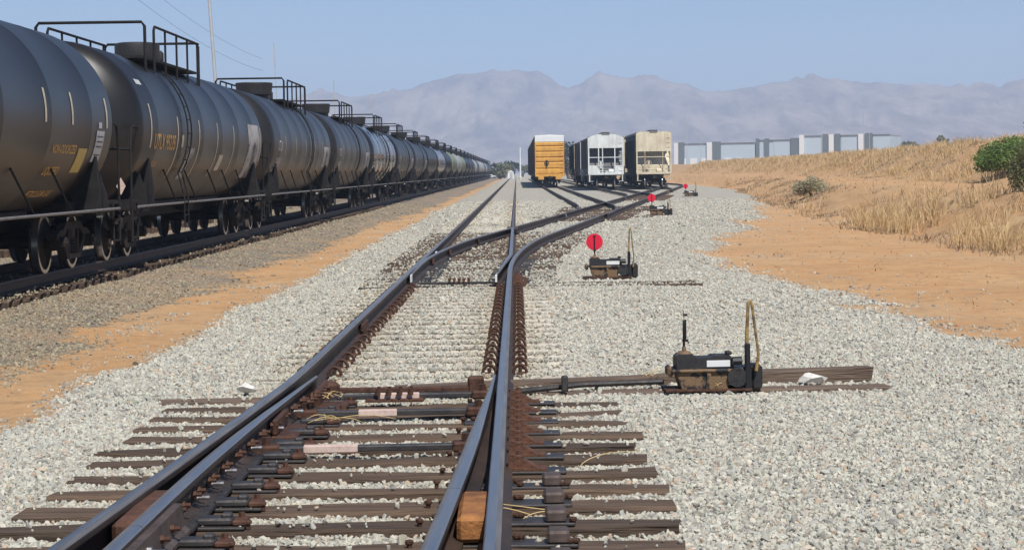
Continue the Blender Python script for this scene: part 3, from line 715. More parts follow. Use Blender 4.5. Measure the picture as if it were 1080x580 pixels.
# ------------------------------------------------------------------ ballast stones
def in_ties(X, Y, shrink=0.0):
    m = np.zeros(len(X), bool)
    for (xc, yc, l, w, r) in TIES:
        if yc > 60: continue
        c = np.abs(Y - yc) < 1.0
        if not c.any(): continue
        i = np.nonzero(c)[0]; dx = X[i] - xc; dy = Y[i] - yc
        u = dx * math.cos(r) + dy * math.sin(r); v = -dx * math.sin(r) + dy * math.cos(r)
        m[i[(np.abs(u) < l / 2 - .02) & (np.abs(v) < w / 2 - shrink)]] = True
    return m
bands = [(5.2, 9.5, 2800, .008, .022), (9.5, 14, 2300, .0085, .022), (14, 21, 1250, .0105, .025), (21, 32, 480, .0135, .029), (32, 55, 110, .018, .034), (55, 110, 30, .03, .05)]
PX, PY, PS, PT, PZ = [], [], [], [], []
for a, b2, dens, r0, r1_ in bands:
    hw = .285 * b2 + .9; n = int(dens * (b2 - a) * 2 * hw)
    x = RNG.uniform(-hw, hw, n); y = RNG.uniform(a, b2, n)
    k = np.abs(x) < .285 * y + .9; x, y = x[k], y[k]
    g = gravel_mask(x, y); d = dark_mask(x, y); pt = patch_mask(x, y) * .45 * (x < -3) + (.012 + .30 * patch_mask(x, y) * ss(3.0, .3, x - gravel_edge(y))) * (x > 3)
    near_edge = x > 3
    pr = np.maximum(np.maximum(g, d * .55), pt * .6) * (1 - .97 * ss(.3, 1.2, x - foot(y)))
    k = RNG.random(len(x)) < pr; x, y, g, d = x[k], y[k], g[k], d[k]
    tm = in_ties(x, y, .012); onc = (y > 15) & (y < 27.4) & tm
    keep = ~tm | (onc & (RNG.random(len(x)) < np.where(x > XR, .25, .8))) | ((y > 27.4) & (RNG.random(len(x)) < .45)) | (tm & (RNG.random(len(x)) < .02))
    for xr in (XL, XR):
        keep &= ~((np.abs(x - xr) < .105))
    lr = np.array([lad_r(v) for v in y]) if b2 > 27 else np.full(len(y), XR); ll = lr - G
    keep &= (np.abs(x - lr) > .1) & (np.abs(x - ll) > .1)
    nl = (y < 14.2); keep &= ~(nl & (x > -2.1) & (x < -1.5) & (x > np.interp(y, [2.5, 14.2], [-2.14, -1.68]))) & ~(nl & (x < XR) & (x > np.interp(y, [2.5, 14.2], [-.66, -.2])))
    x, y, g, d, tm = x[keep], y[keep], g[keep], d[keep], tm[keep]
    s_ = (r0 + (r1_ - r0) * RNG.random(len(x)) ** 1.8) * np.where(RNG.random(len(x)) < .03, 1.45, 1.0)
    z = gz(x, y) + s_ * RNG.uniform(-.35, .40, len(x)); z = np.where(tm, np.maximum(z, -.19 + s_ * .3), z)
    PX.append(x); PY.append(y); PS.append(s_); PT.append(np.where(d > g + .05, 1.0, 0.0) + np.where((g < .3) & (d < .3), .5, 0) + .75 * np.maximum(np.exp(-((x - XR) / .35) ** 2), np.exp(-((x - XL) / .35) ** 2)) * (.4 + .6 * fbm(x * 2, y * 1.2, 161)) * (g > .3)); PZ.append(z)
PX, PY, PS, PT, PZ = map(np.concatenate, (PX, PY, PS, PT, PZ)); NPT = len(PX)
print('stones', NPT)
sme = bpy.data.meshes.new('ballast_stones'); sme.from_pydata(np.stack([PX, PY, PZ], -1).tolist(), [], [])
fattr(sme, 'siz', PS); fattr(sme, 'tone', PT)
ra = sme.attributes.new('rot', 'FLOAT_VECTOR', 'POINT'); ra.data.foreach_set('vector', RNG.uniform(0, 6.283, (NPT, 3)).astype(np.float32).ravel())
sa = sme.attributes.new('scl', 'FLOAT_VECTOR', 'POINT'); sv = np.stack([PS * RNG.uniform(.85, 1.45, NPT), PS * RNG.uniform(.8, 1.2, NPT), PS * RNG.uniform(.5, .95, NPT)], -1); sa.data.foreach_set('vector', sv.astype(np.float32).ravel())
va = sme.attributes.new('var', 'INT', 'POINT'); va.data.foreach_set('value', RNG.integers(0, 8, NPT).astype(np.int32))
stone = bpy.data.materials.new('ballast_stone'); stone.use_nodes = True; N = stone.node_tree.nodes; L = stone.node_tree.links; b = N['Principled BSDF']; b.inputs['Roughness'].default_value = .9; b.inputs['Specular IOR Level'].default_value = .25
oi = N.new('ShaderNodeObjectInfo'); cr = N.new('ShaderNodeValToRGB'); L.new(oi.outputs['Random'], cr.inputs[0])
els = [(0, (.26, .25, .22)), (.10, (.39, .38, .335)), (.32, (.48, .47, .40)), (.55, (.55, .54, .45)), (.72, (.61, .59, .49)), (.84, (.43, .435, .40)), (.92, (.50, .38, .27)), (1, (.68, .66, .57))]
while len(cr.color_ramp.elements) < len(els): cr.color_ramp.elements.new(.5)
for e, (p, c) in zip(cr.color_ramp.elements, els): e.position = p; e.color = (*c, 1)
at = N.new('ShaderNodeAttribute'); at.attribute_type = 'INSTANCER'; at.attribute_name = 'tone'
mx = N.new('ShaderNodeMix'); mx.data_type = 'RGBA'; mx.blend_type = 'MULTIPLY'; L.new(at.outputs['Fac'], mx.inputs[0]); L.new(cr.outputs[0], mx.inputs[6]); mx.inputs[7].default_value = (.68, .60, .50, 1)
tcx = N.new('ShaderNodeTexCoord'); nz = N.new('ShaderNodeTexNoise'); nz.inputs['Scale'].default_value = .9; nz.inputs['Detail'].default_value = 6; L.new(tcx.outputs['Object'], nz.inputs['Vector'])
m2 = N.new('ShaderNodeMix'); m2.data_type = 'RGBA'; m2.blend_type = 'MULTIPLY'; mrr = N.new('ShaderNodeMapRange'); mrr.inputs[1].default_value = .45; mrr.inputs[2].default_value = .7; mrr.inputs[4].default_value = .45; L.new(nz.outputs[0], mrr.inputs[0]); L.new(mrr.outputs[0], m2.inputs[0])
L.new(mx.outputs[2], m2.inputs[6]); m2.inputs[7].default_value = (.70, .61, .50, 1); L.new(m2.outputs[2], b.inputs['Base Color'])
sme.materials.append(stone)
ng = bpy.data.node_groups.new('scatter_stones', 'GeometryNodeTree')
ng.interface.new_socket('Geometry', in_out='INPUT', socket_type='NodeSocketGeometry'); ng.interface.new_socket('Geometry', in_out='OUTPUT', socket_type='NodeSocketGeometry')
gi = ng.nodes.new('NodeGroupInput'); go = ng.nodes.new('NodeGroupOutput'); GL = ng.links
jn = ng.nodes.new('GeometryNodeJoinGeometry')
for v in range(8):
    pn = ng.nodes.new('GeometryNodePoints'); pn.inputs[0].default_value = 15
    rv = ng.nodes.new('FunctionNodeRandomValue'); rv.data_type = 'FLOAT_VECTOR'; rv.inputs[0].default_value = (-1, -1, -1); rv.inputs[1].default_value = (1, 1, 1); rv.inputs['Seed'].default_value = v * 13 + 2
    nrm = ng.nodes.new('ShaderNodeVectorMath'); nrm.operation = 'NORMALIZE'; GL.new(rv.outputs[0], nrm.inputs[0])
    GL.new(nrm.outputs[0], pn.inputs[1])
    ch = ng.nodes.new('GeometryNodeConvexHull'); GL.new(pn.outputs[0], ch.inputs[0])
    sm = ng.nodes.new('GeometryNodeSetMaterial'); sm.inputs['Material'].default_value = stone; GL.new(ch.outputs[0], sm.inputs[0])
    gti = ng.nodes.new('GeometryNodeGeometryToInstance'); GL.new(sm.outputs[0], gti.inputs[0]); GL.new(gti.outputs[0], jn.inputs[0])
iop = ng.nodes.new('GeometryNodeInstanceOnPoints'); iop.inputs['Pick Instance'].default_value = True
def named(n, t):
    a = ng.nodes.new('GeometryNodeInputNamedAttribute'); a.data_type = t; a.inputs[0].default_value = n; return a.outputs[0]
GL.new(gi.outputs[0], iop.inputs['Points']); GL.new(jn.outputs[0], iop.inputs['Instance']); GL.new(named('var', 'INT'), iop.inputs['Instance Index'])
e2r = ng.nodes.new('FunctionNodeEulerToRotation'); GL.new(named('rot', 'FLOAT_VECTOR'), e2r.inputs[0]); GL.new(e2r.outputs[0], iop.inputs['Rotation']); GL.new(named('scl', 'FLOAT_VECTOR'), iop.inputs['Scale'])
GL.new(iop.outputs[0], go.inputs[0])
so = link('ballast_stones', sme); md = so.modifiers.new('scatter', 'NODES'); md.node_group = ng
tag(so, 'pale crushed ballast stones around the tracks', 'gravel', kind='stuff')

# ------------------------------------------------------------------ rail vehicle running gear
def wheelset_mesh():
    mb = MB()
    for s_ in (-1, 1):
        x0 = s_ * .69
        prof = [(x0 + s_ * .0, .06), (x0 + s_ * .0, .10), (x0 + s_ * .03, .16), (x0 + s_ * .02, .36), (x0 - s_ * .01, .40), (x0 - s_ * .01, .487), (x0 + s_ * .02, .487), (x0 + s_ * .032, .462), (x0 + s_ * .125, .457), (x0 + s_ * .125, .40), (x0 + s_ * .09, .37), (x0 + s_ * .08, .16), (x0 + s_ * .12, .11), (x0 + s_ * .12, .06)]
        k0 = len(mb.f); mb.lathe(prof, 0, (0, 0, .457), 40)
        for j in range(40): mb.m[k0 + 7 * 40 + j] = 1; mb.m[k0 + 8 * 40 + j] = 1
    mb.cyl((-1.06, 0, .457), (1.06, 0, .457), .075, n=12)
    return mb.mesh('wheelset', [M('wheel_steel'), M('wheel_tread')], True)
WS = wheelset_mesh()
def sideframe_mesh():
    mb = MB(); x0, x1 = .93, 1.06
    top = [(-1.12, .52), (-1.10, .60), (-.86, .66), (-.70, .66), (-.45, .78), (.45, .78), (.70, .66), (.86, .66), (1.10, .60), (1.12, .52)]
    bot = [(1.02, .42), (.92, .50), (.80, .50), (.68, .44), (.42, .22), (-.42, .22), (-.68, .44), (-.80, .50), (-.92, .50), (-1.02, .42)]
    out = top + bot
    # outer ring as separate members so that the windows stay open
    mb.prism([(-1.12, .50), (-1.10, .60), (-.86, .66), (-.70, .66), (-.45, .78), (.45, .78), (.70, .66), (.86, .66), (1.10, .60), (1.12, .50), (.80, .52), (.66, .55), (.42, .66), (-.42, .66), (-.66, .55), (-.80, .52)], 0, x0, x1)
    mb.prism([(-.80, .51), (-.66, .54), (-.36, .32), (-.36, .20), (-.44, .20), (-.70, .40)], 0, x0, x1)
    mb.prism([(.80, .51), (.66, .54), (.36, .32), (.36, .20), (.44, .20), (.70, .40)], 0, x0, x1)
    mb.box(((x0 + x1) / 2, 0, .24), (.15, .80, .09), .01)
    for yy in (-.30, .30): mb.box(((x0 + x1) / 2, yy, .48), (.13, .09, .40), .01)
    for yy in (-.14, 0, .14):
        for zz in np.arange(.30, .52, .045): mb.cyl((x0 + .09, yy, zz), (x0 + .09, yy, zz + .028), .062, n=10)
    for yy in (-.89, .89): mb.cyl((x0 - .02, yy, .457), (x1 + .10, yy, .457), .115, .10, n=14); mb.cyl((x1 + .09, yy, .457), (x1 + .12, yy, .457), .05, n=8)
    return mb.mesh('side_frame', M('truck_steel'))
SF = sideframe_mesh()
SFm = SF.copy(); 
for v in SFm.vertices: v.co.x *= -1
SFm.flip_normals()
BOL = MB().box((0, 0, .60), (2.1, .34, .22), .03).box((0, 0, .74), (.5, .5, .1), .02).box((0, -.45, .45), (1.7, .1, .12)).box((0, .45, .45), (1.7, .1, .12)).mesh('truck', M('truck_steel'))
def truck(parent, y):
    b2 = link('truck', BOL, parent, (0, y, 0))
    link('side_frame', SF, b2); link('side_frame', SFm, b2)
    for d in (-.89, .89): link('wheelset', WS, b2, (0, d, 0))
def coupler_mesh():
    return MB().box((0, .25, .86), (.16, .9, .2), .02).box((0, .78, .86), (.30, .26, .30), .05).box((.12, .95, .86), (.1, .2, .28), .03).cyl((.05, .5, .78), (.05, .75, .42), .022, n=6).mesh('coupler', M('truck_steel'))
CP = coupler_mesh()
CPm = CP.copy()
for v in CPm.vertices: v.co.y *= -1; v.co.x *= -1
AIR = MB().tube([(.25, .55, .75), (.26, .75, .55), (.24, .95, .45), (.2, 1.15, .55)], .03, 6).mesh('air_hose', M('tyre'))

# ------------------------------------------------------------------ tank cars
TR, TZ, TH = 1.53, 2.36, 7.75
def cpatch(y0, y1, a0, a1, r=TR + .006, n=10, skew=0.0, ny=1):
    mb = MB(); vs = []
    for i in range(n + 1):
        a = R(a0 + (a1 - a0) * i / n)
        for j in range(ny + 1):
            yy = y0 + (y1 - y0) * j / ny + skew * i / n; vs.append((r * math.cos(a), yy, TZ + r * math.sin(a)))
    w = ny + 1
    mb.add(vs, [(i * w + j, i * w + j + 1, (i + 1) * w + j + 1, (i + 1) * w + j) for i in range(n) for j in range(ny)]); return mb
def text_mesh(txt, size, y0, zc, mat, bold=0.0):
    cu = bpy.data.curves.new('t', 'FONT'); cu.body = txt; cu.size = size; cu.offset = bold; cu.resolution_u = 3
    o = bpy.data.objects.new('t', cu); COL.objects.link(o); dg = bpy.context.evaluated_depsgraph_get(); me = bpy.data.meshes.new_from_object(o.evaluated_get(dg)); bpy.data.objects.remove(o); bpy.data.curves.remove(cu)
    bm = bmesh.new(); bm.from_mesh(me); bmesh.ops.subdivide_edges(bm, edges=[e for e in bm.edges if e.calc_length() > .12], cuts=2); bm.to_mesh(me); bm.free()
    a0 = math.asin((zc - TZ) / TR); r = TR + .007
    for v in me.vertices:
        a = a0 + v.co.y / r; v.co = Vector((r * math.cos(a), y0 + v.co.x, TZ + r * math.sin(a)))
    me.materials.clear(); me.materials.append(M(mat)); return me
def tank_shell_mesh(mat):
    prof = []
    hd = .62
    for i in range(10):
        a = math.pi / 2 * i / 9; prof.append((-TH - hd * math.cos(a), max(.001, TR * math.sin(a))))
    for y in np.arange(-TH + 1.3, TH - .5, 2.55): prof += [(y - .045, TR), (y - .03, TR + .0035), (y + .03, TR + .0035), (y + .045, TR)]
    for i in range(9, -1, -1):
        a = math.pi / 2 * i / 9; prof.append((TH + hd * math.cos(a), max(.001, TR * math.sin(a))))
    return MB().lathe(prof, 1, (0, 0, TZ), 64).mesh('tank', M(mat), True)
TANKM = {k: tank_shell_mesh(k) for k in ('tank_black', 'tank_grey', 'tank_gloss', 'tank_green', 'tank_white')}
def tank_parts(t, mat, flip, detail):
    tk = link('tank', TANKM[mat], t)
    f = -1 if flip else 1
    # underframe
    MB().box((0, 0, .86), (.62, 17.0, .42), .02).box((0, 0, .93), (1.5, 10.5, .12), .02).box((0, -3.4, .72), (.9, 1.2, .5), .05).build('centre_sill', M('black_frame'), t)
    for s_ in (-1, 1):
        y = s_ * 6.9
        MB().prism([(-1.50, .90), (1.50, .90), (1.50, 1.22), (1.44, 1.80), (-1.44, 1.80), (-1.50, 1.22)], 1, y - .07, y + .07).prism([(-1.50, .90), (1.50, .90), (1.48, 1.15), (1.36, 1.55), (-1.36, 1.55), (-1.48, 1.15)], 1, y + s_ * .55, y + s_ * .62).box((0, y, .98), (2.2, 1.1, .26), .03).box((1.40, y + s_ * .3, 1.1), (.04, .6, .5)).box((-1.40, y + s_ * .3, 1.1), (.04, .6, .5)).build('saddle', M('black_frame'), t)
        e = MB().box((0, s_ * 8.35, 1.05), (2.9, .42, .05)).box((0, s_ * 8.55, .98), (2.95, .05, .16)).box((1.35, s_ * 8.1, .95), (.05, .9, .12)).box((-1.35, s_ * 8.1, .95), (.05, .9, .12)).build('end_platform', M('black_frame'), t)
        for q in (-1, 1):
            x = q * 1.44
            MB().tube([(x, s_ * 8.58, .35), (x, s_ * 8.58, 2.15), (x, s_ * 8.50, 2.32), (x, s_ * 8.2, 2.36), (x, s_ * 7.6, 2.30)], .022, 6).tube([(x, s_ * 8.1, .35), (x, s_ * 8.1, 1.05)], .018, 6).tube([(x, s_ * 8.58, .42), (x, s_ * 8.1, .42)], .018, 6).tube([(x, s_ * 8.58, .75), (x, s_ * 8.1, .75)], .018, 6).build('corner_ladder', M('black_frame'), e, True)
        MB().tube([(-1.44, s_ * 8.62, 1.95), (1.44, s_ * 8.62, 1.95)], .02, 6).tube([(-.5, s_ * 8.62, 1.05), (-.5, s_ * 8.62, 1.95)], .018, 6).tube([(.5, s_ * 8.62, 1.05), (.5, s_ * 8.62, 1.95)], .018, 6).build('end_rail', M('black_frame'), e, True)
        link('coupler', CP if s_ > 0 else CPm, t, (0, s_ * 8.05, 0))
        h = link('air_hose', AIR, t, (0, s_ * 8.05, 0)); h.scale.y = s_
        truck(t, y)
    yb = -f * 8.62
    if detail > 1:
        MB().lathe([(yb - .02, .24), (yb + .02, .26), (yb + .02, .22)], 1, (-.75, 0, 1.75), 20).cyl((-.75, yb, 1.75), (-.75, yb + f * .3, 1.75), .05, n=8).box((-.75, yb, 1.75), (.5, .02, .03)).box((-.75, yb + f * .15, 1.6), (.3, .25, .5), .03).build('brake_wheel', M('black_frame'), t)
        if mat != 'tank_gloss':
            MB().prism([(1.26, 1.16), (1.34, 1.31), (1.26, 1.46), (1.18, 1.31)], 1, yb + f * .03, yb + f * .045).build('hazard_placard', M('rod_pink'), t)
    # running pipe along both sides with drop supports
    for s_ in (-1, 1):
        x = s_ * 1.50
        mb = MB().tube([(x, -8.3, .95), (x, 8.3, .95)], .022, 8)
        mb.build('side_rail', M('pipe_grey'), t, True)
        mb = MB()
        for y in (-5.0, -2.7, 0.2, 2.2, 4.4): mb.tube([(x * .97, y + .75, .94), (s_ * 1.33, y, 1.60)], .018, 6)
        mb.build('side_stay', M('black_frame'), t)
    MB().cyl((-.35, 3.2, .78), (-.35, 4.6, .78), .24, n=16).cyl((.5, 1.6, .85), (.5, 2.3, .85), .16, n=14).box((0, 0, .72), (.5, .5, .3), .06).cyl((0, 0, .35), (0, 0, .7), .12, n=12).tube([(-.9, 3.9, .7), (-.9, -6, .7)], .035, 6).build('brake_reservoir', M('truck_steel'), t, True)
    # top works
    ya, yz = (-5.0, 1.1) if not flip else (-1.5, 4.3)
    tp = MB().box((.78, (ya + yz) / 2, 3.76), (.42, yz - ya, .05)).box((-.78, (ya + yz) / 2, 3.76), (.42, yz - ya, .05)).build('top_platform', M('black_frame'), t)
    for yy in (ya, yz):
        MB().tube([(-1.04, yy, 3.45), (-1.04, yy, 4.34), (-.98, yy, 4.42), (.98, yy, 4.42), (1.04, yy, 4.34), (1.04, yy, 3.45)], .032, 6).build('platform_rail', M('black_frame'), tp, True)
    for s_ in (-1, 1):
        m = MB(); x = s_ * 1.04; a, c = ya + .9, yz
        m.tube([(x, a, 3.5), (x, a, 4.32), (x, a + .1, 4.40), (x, c, 4.40)], .028, 6)
        for yy in np.linspace(a + 1.2, c - .15, 4): m.tube([(x, yy, 3.45), (x, yy, 4.40)], .024, 6)
        m.build('platform_rail', M('black_frame'), tp, True)
    yb = -.55
    if not flip:
        MB().lathe([(3.70, .44), (3.86, .46), (3.88, .47), (4.27, .47), (4.31, .46), (4.33, .40), (4.35, .001)], 2, (0, yb, 0), 32).box((.2, yb + .62, 4.02), (.5, .2, .36), .05).cyl((.1, yb + .9, 3.8), (.1, yb + .9, 4.28), .13, n=10).cyl((.3, yb + .7, 3.9), (.3, yb + .7, 4.36), .06, n=8).build('bonnet', M('stand_black'), t, True)
    else:
        MB().lathe([(3.70, .40), (3.95, .44), (3.96, .54), (4.30, .58), (4.33, .56), (4.34, .001)], 2, (0, yb, 0), 24).box((0, yb + 1.6, 3.95), (.5, .6, .3), .06).cyl((0, yb + 2.6, 3.8), (0, yb + 2.6, 4.15), .25, n=14).build('bonnet', M('stand_black'), t, True)
    if detail:
        yl = -3.6 if not flip else 1.2
        for s_ in (1,):
            m = MB()
            for d in (-.22, .22): m.tube([((TR + .09) * math.cos(a), yl + d, TZ + (TR + .09) * math.sin(a)) for a in np.linspace(R(46), R(-30), 12)] + [(1.52, yl + d, 1.06), (1.52, yl + d, .45)], .016, 5)
            for a in np.linspace(R(46), R(-30), 9): m.tube([((TR + .09) * math.cos(a), yl - .22, TZ + (TR + .09) * math.sin(a)), ((TR + .09) * math.cos(a), yl + .22, TZ + (TR + .09) * math.sin(a))], .013, 5)
            for z in (.95, .7, .47): m.tube([(1.52, yl - .22, z), (1.52, yl + .22, z)], .013, 5)
            m.build('side_ladder', M('black_frame'), t)
    return tk
def stripes(tk, ys, a0, a1, w=.10, skew=0.0):
    for y in ys: cpatch(y - w / 2, y + w / 2, a0, a1, skew=skew).build('reflective_stripe', M('stripe_cream'), tk)
def words(tk, lst, mat):
    for txt, size, y0, z, bold in lst: link('lettering', text_mesh(txt, size, y0, z, mat, bold), tk)
PITCH = 18.2; Y1 = 41.4
ordinal = ['nearest', 'second', 'third', 'fourth', 'fifth', 'sixth', 'seventh', 'eighth', 'ninth', 'tenth', 'eleventh', 'twelfth', 'thirteenth', 'fourteenth', 'fifteenth', 'sixteenth', 'seventeenth', 'eighteenth', 'nineteenth', 'twentieth', 'twenty-first', 'twenty-second', 'twenty-third', 'twenty-fourth', 'twenty-fifth', 'twenty-sixth', 'twenty-seventh', 'last']
GRP = 'tank cars of the long train'
# car 0
t0 = tag(empty('tank_car', (XT, Y1 - PITCH, 0)), 'nearest black tank car, cut off by the left edge, with orange lettering', 'tank car', GRP)
tk = tank_parts(t0, 'tank_black', False, 2)
stripes(tk, (3.4, 5.0, 7.35), -4, 14); stripes(tk, (-2, .8), -4, 14)
words(tk, [('NON-ODORIZED', .19, 4.0, 1.83, .004), ('LIQUEFIED', .19, 4.0, 1.52, .004), ('PETROLEUM GAS', .19, 4.0, 1.20, .004)], 'orange_letter')
cpatch(5.62, 6.2, -32, -17).build('placard', M('placard_yellow'), tk)
pw = cpatch(6.65, 7.2, -25, -6).build('placard', M('placard_white'), tk)
for a in (-9, -12, -15, -20): cpatch(6.72, 7.12, a - .9, a, r=TR + .012, n=2).build('print_line', M('dark_ink'), pw)
cpatch(6.75, 6.98, -4.5, -1).build('placard', M('placard_white'), tk)
# car 1
t1 = tag(empty('tank_car', (XT, Y1, 0)), 'second black tank car with UTLX lettering and top handrails', 'tank car', GRP)
tk = tank_parts(t1, 'tank_black', False, 2)
stripes(tk, (-7.1,), -14, 16); stripes(tk, (-4.4, -1.9, .5, 2.9, 5.4), -36, 10, .09)
stripes(tk, (7.5,), -20, 12)
words(tk, [('UTLX 95235', .40, -6.75, 1.98, .008), ('LPG 32K', .15, -6.6, 1.66, .002), ('LT WT 98 500', .14, -6.75, 1.38, .002), ('LD LMT 164 500', .14, -6.75, 1.2, .002)], 'orange_letter')
cpatch(.95, 1.5, -30, -16, skew=.1).build('placard', M('stripe_cream'), tk)
cpatch(-3.2, -2.5, -38, -12, skew=.15).build('faded_patch', M('faded_paint'), tk)
cpatch(5.3, 7.3, -38, 14, n=16, ny=6).build('faded_patch', M('faded_paint'), tk)
cpatch(-7.4, -6.9, 30, 34).build('placard', M('placard_white'), tk)
cpatch(-3.95, -3.75, -12, -3).build('placard', M('stripe_cream'), tk)
# car 2: prototype for the rest (reversed top works)
t2 = tag(empty('tank_car', (XT, Y1 + PITCH, 0)), 'third tank car, dark grey, with pale lettering at both ends', 'tank car', GRP)
tk = tank_parts(t2, 'tank_grey', True, 1)
stripes(tk, (-5.3, -2.7, -.1, 2.5, 5.0), -12, 8, .08)
words(tk, [('UTLX', .40, -7.0, 2.15, .006), ('204881', .40, -7.1, 1.7, .006)], 'white_letter')
cpatch(5.4, 7.2, -24, 2, n=12, ny=4).build('faded_patch', M('faded_paint'), tk)
cpatch(-7.3, -5.9, -36, -28, ny=3).build('faded_patch', M('faded_paint'), tk)
KIDS.clear(); kids(t2)
mats = {4: 'tank_gloss', 3: 'tank_grey', 10: 'tank_green', 11: 'tank_white', 12: 'tank_green', 5: 'tank_black', 6: 'tank_grey', 7: 'tank_black', 8: 'tank_gloss', 9: 'tank_grey'}
looks = {'tank_gloss': 'glossy black', 'tank_grey': 'dull grey', 'tank_green': 'yellow green', 'tank_white': 'pale', 'tank_black': 'black'}
for k in range(3, 28):
    sk = () if k < 7 else (('lettering', 'faded_patch', 'air_hose', 'side_ladder', 'reflective_stripe') if k < 13 else ('lettering', 'faded_patch', 'air_hose', 'side_ladder', 'reflective_stripe', 'brake_reservoir', 'side_stay', 'coupler', 'end_rail'))
    if k == 4: sk = ('lettering', 'faded_patch', 'reflective_stripe')
    c = copy_tree(t2, None, sk); c.location.y = Y1 + PITCH * (k - 1)
    mt = mats.get(k, random.choice(['tank_black', 'tank_grey', 'tank_black', 'tank_white'] if k > 12 else ['tank_black', 'tank_grey']))
    c['label'] = f"{looks[mt]} tank car, {ordinal[k]} from the near end of the long train"
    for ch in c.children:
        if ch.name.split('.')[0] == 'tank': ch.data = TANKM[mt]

# ------------------------------------------------------------------ boxcar and hoppers
def boxcar(x, y0, paint, label, L_=17.5, n_dark=False):
    t = tag(empty('boxcar', (x, y0, 0)), label, 'boxcar', 'boxcars on the yard track')
    w, z0, z1 = 1.50, 1.12, 5.18
    MB().box((0, L_ / 2, (z0 + z1) / 2), (2 * w - .02, L_ - .1, z1 - z0 - .04)).build('body', M('box_brown_and_shade'), t)  # body and sides in one dark colour that stands in for shade
    for s_ in (-1, 1):
        m = MB()
        for y in np.arange(.3, L_, .95): m.box((s_ * (w + .01), y, (z0 + z1) / 2), (.06, .10, z1 - z0 - .2))
        m.box((s_ * (w + .015), L_ / 2, (z0 + z1) / 2), (.08, 3.0, z1 - z0 - .5)).box((s_ * w, L_ / 2, z0), (.08, L_, .2)); m.build('side_wall', M('box_brown_and_shade'), t)
    MB().prism([(-w - .03, z1 - .05), (w + .03, z1 - .05), (w + .03, z1), (0, z1 + .10), (-w - .03, z1)], 1, -.03, L_ + .03).build('roof', M('tower_white'), t)
    # corrugated end: pressed ribs between flat strips
    rows = [(1.20, 1.78), (1.78, 2.45), (2.45, 2.92), (2.92, 3.52), (3.52, 4.08), (4.08, 4.50)]
    for a, c in rows:
        h = c - a
        MB().prism([(-.0, a + .01), (-.10, a + .10), (-.10, c - .12), (-.0, c - .03)], 0, -w + .08, w - .08).build('end_panel', M(paint), t)
    e = MB().box((0, .02, 2.85), (2 * w, .06, 3.35)).box((-w + .04, -.02, 2.85), (.1, .1, 3.35)).box((w - .04, -.02, 2.85), (.1, .1, 3.35)).build('end_wall', M(paint), t)
    MB().box((0, 0, 4.82), (2 * w + .02, .10, .62), .02).build('end_cap', M('tower_white'), t)
    MB().box((0, -.05, 1.08), (2 * w, .16, .28), .02).box((-.9, -.1, .8), (.6, .1, .35), .03).box((.9, -.1, .8), (.6, .1, .35), .03).build('end_sill', M('box_yellow' if paint == 'box_yellow' else 'box_brown_and_shade'), t)
    MB().lathe([(-.20, .22), (-.16, .24), (-.16, .19)], 1, (-.32, 0, 2.35), 18).box((-.32, -.14, 2.3), (.16, .16, .7), .03).box((-.32, -.18, 2.35), (.4, .03, .04)).box((-.32, -.18, 2.35), (.04, .03, .4)).build('hand_brake', M('black_frame'), t)
    for z in np.arange(1.4, 4.4, .42): MB().tube([(1.02, -.14, z), (1.40, -.14, z)], .018, 5).build('grab_iron', M(paint), t)
    link('coupler', CPm, t, (0, .05, 0))
    truck(t, 2.2); truck(t, L_ - 2.2); return t
b0 = boxcar(yard_x[0], 196, 'box_yellow', 'yellow boxcar with white top band on the nearest yard track')
for k, (pt, nm) in enumerate((('hopper_white', 'pale'), ('box_brown_and_shade', 'dark brown'), ('hopper_grey_and_shade', 'grey'), ('hopper_rust', 'rusty'), ('box_brown_and_shade', 'dark brown'))):
    boxcar(yard_x[0], 196 + 19 * (k + 1), pt, f'{nm} boxcar, {ordinal[k + 1]} from the near end behind the yellow one')

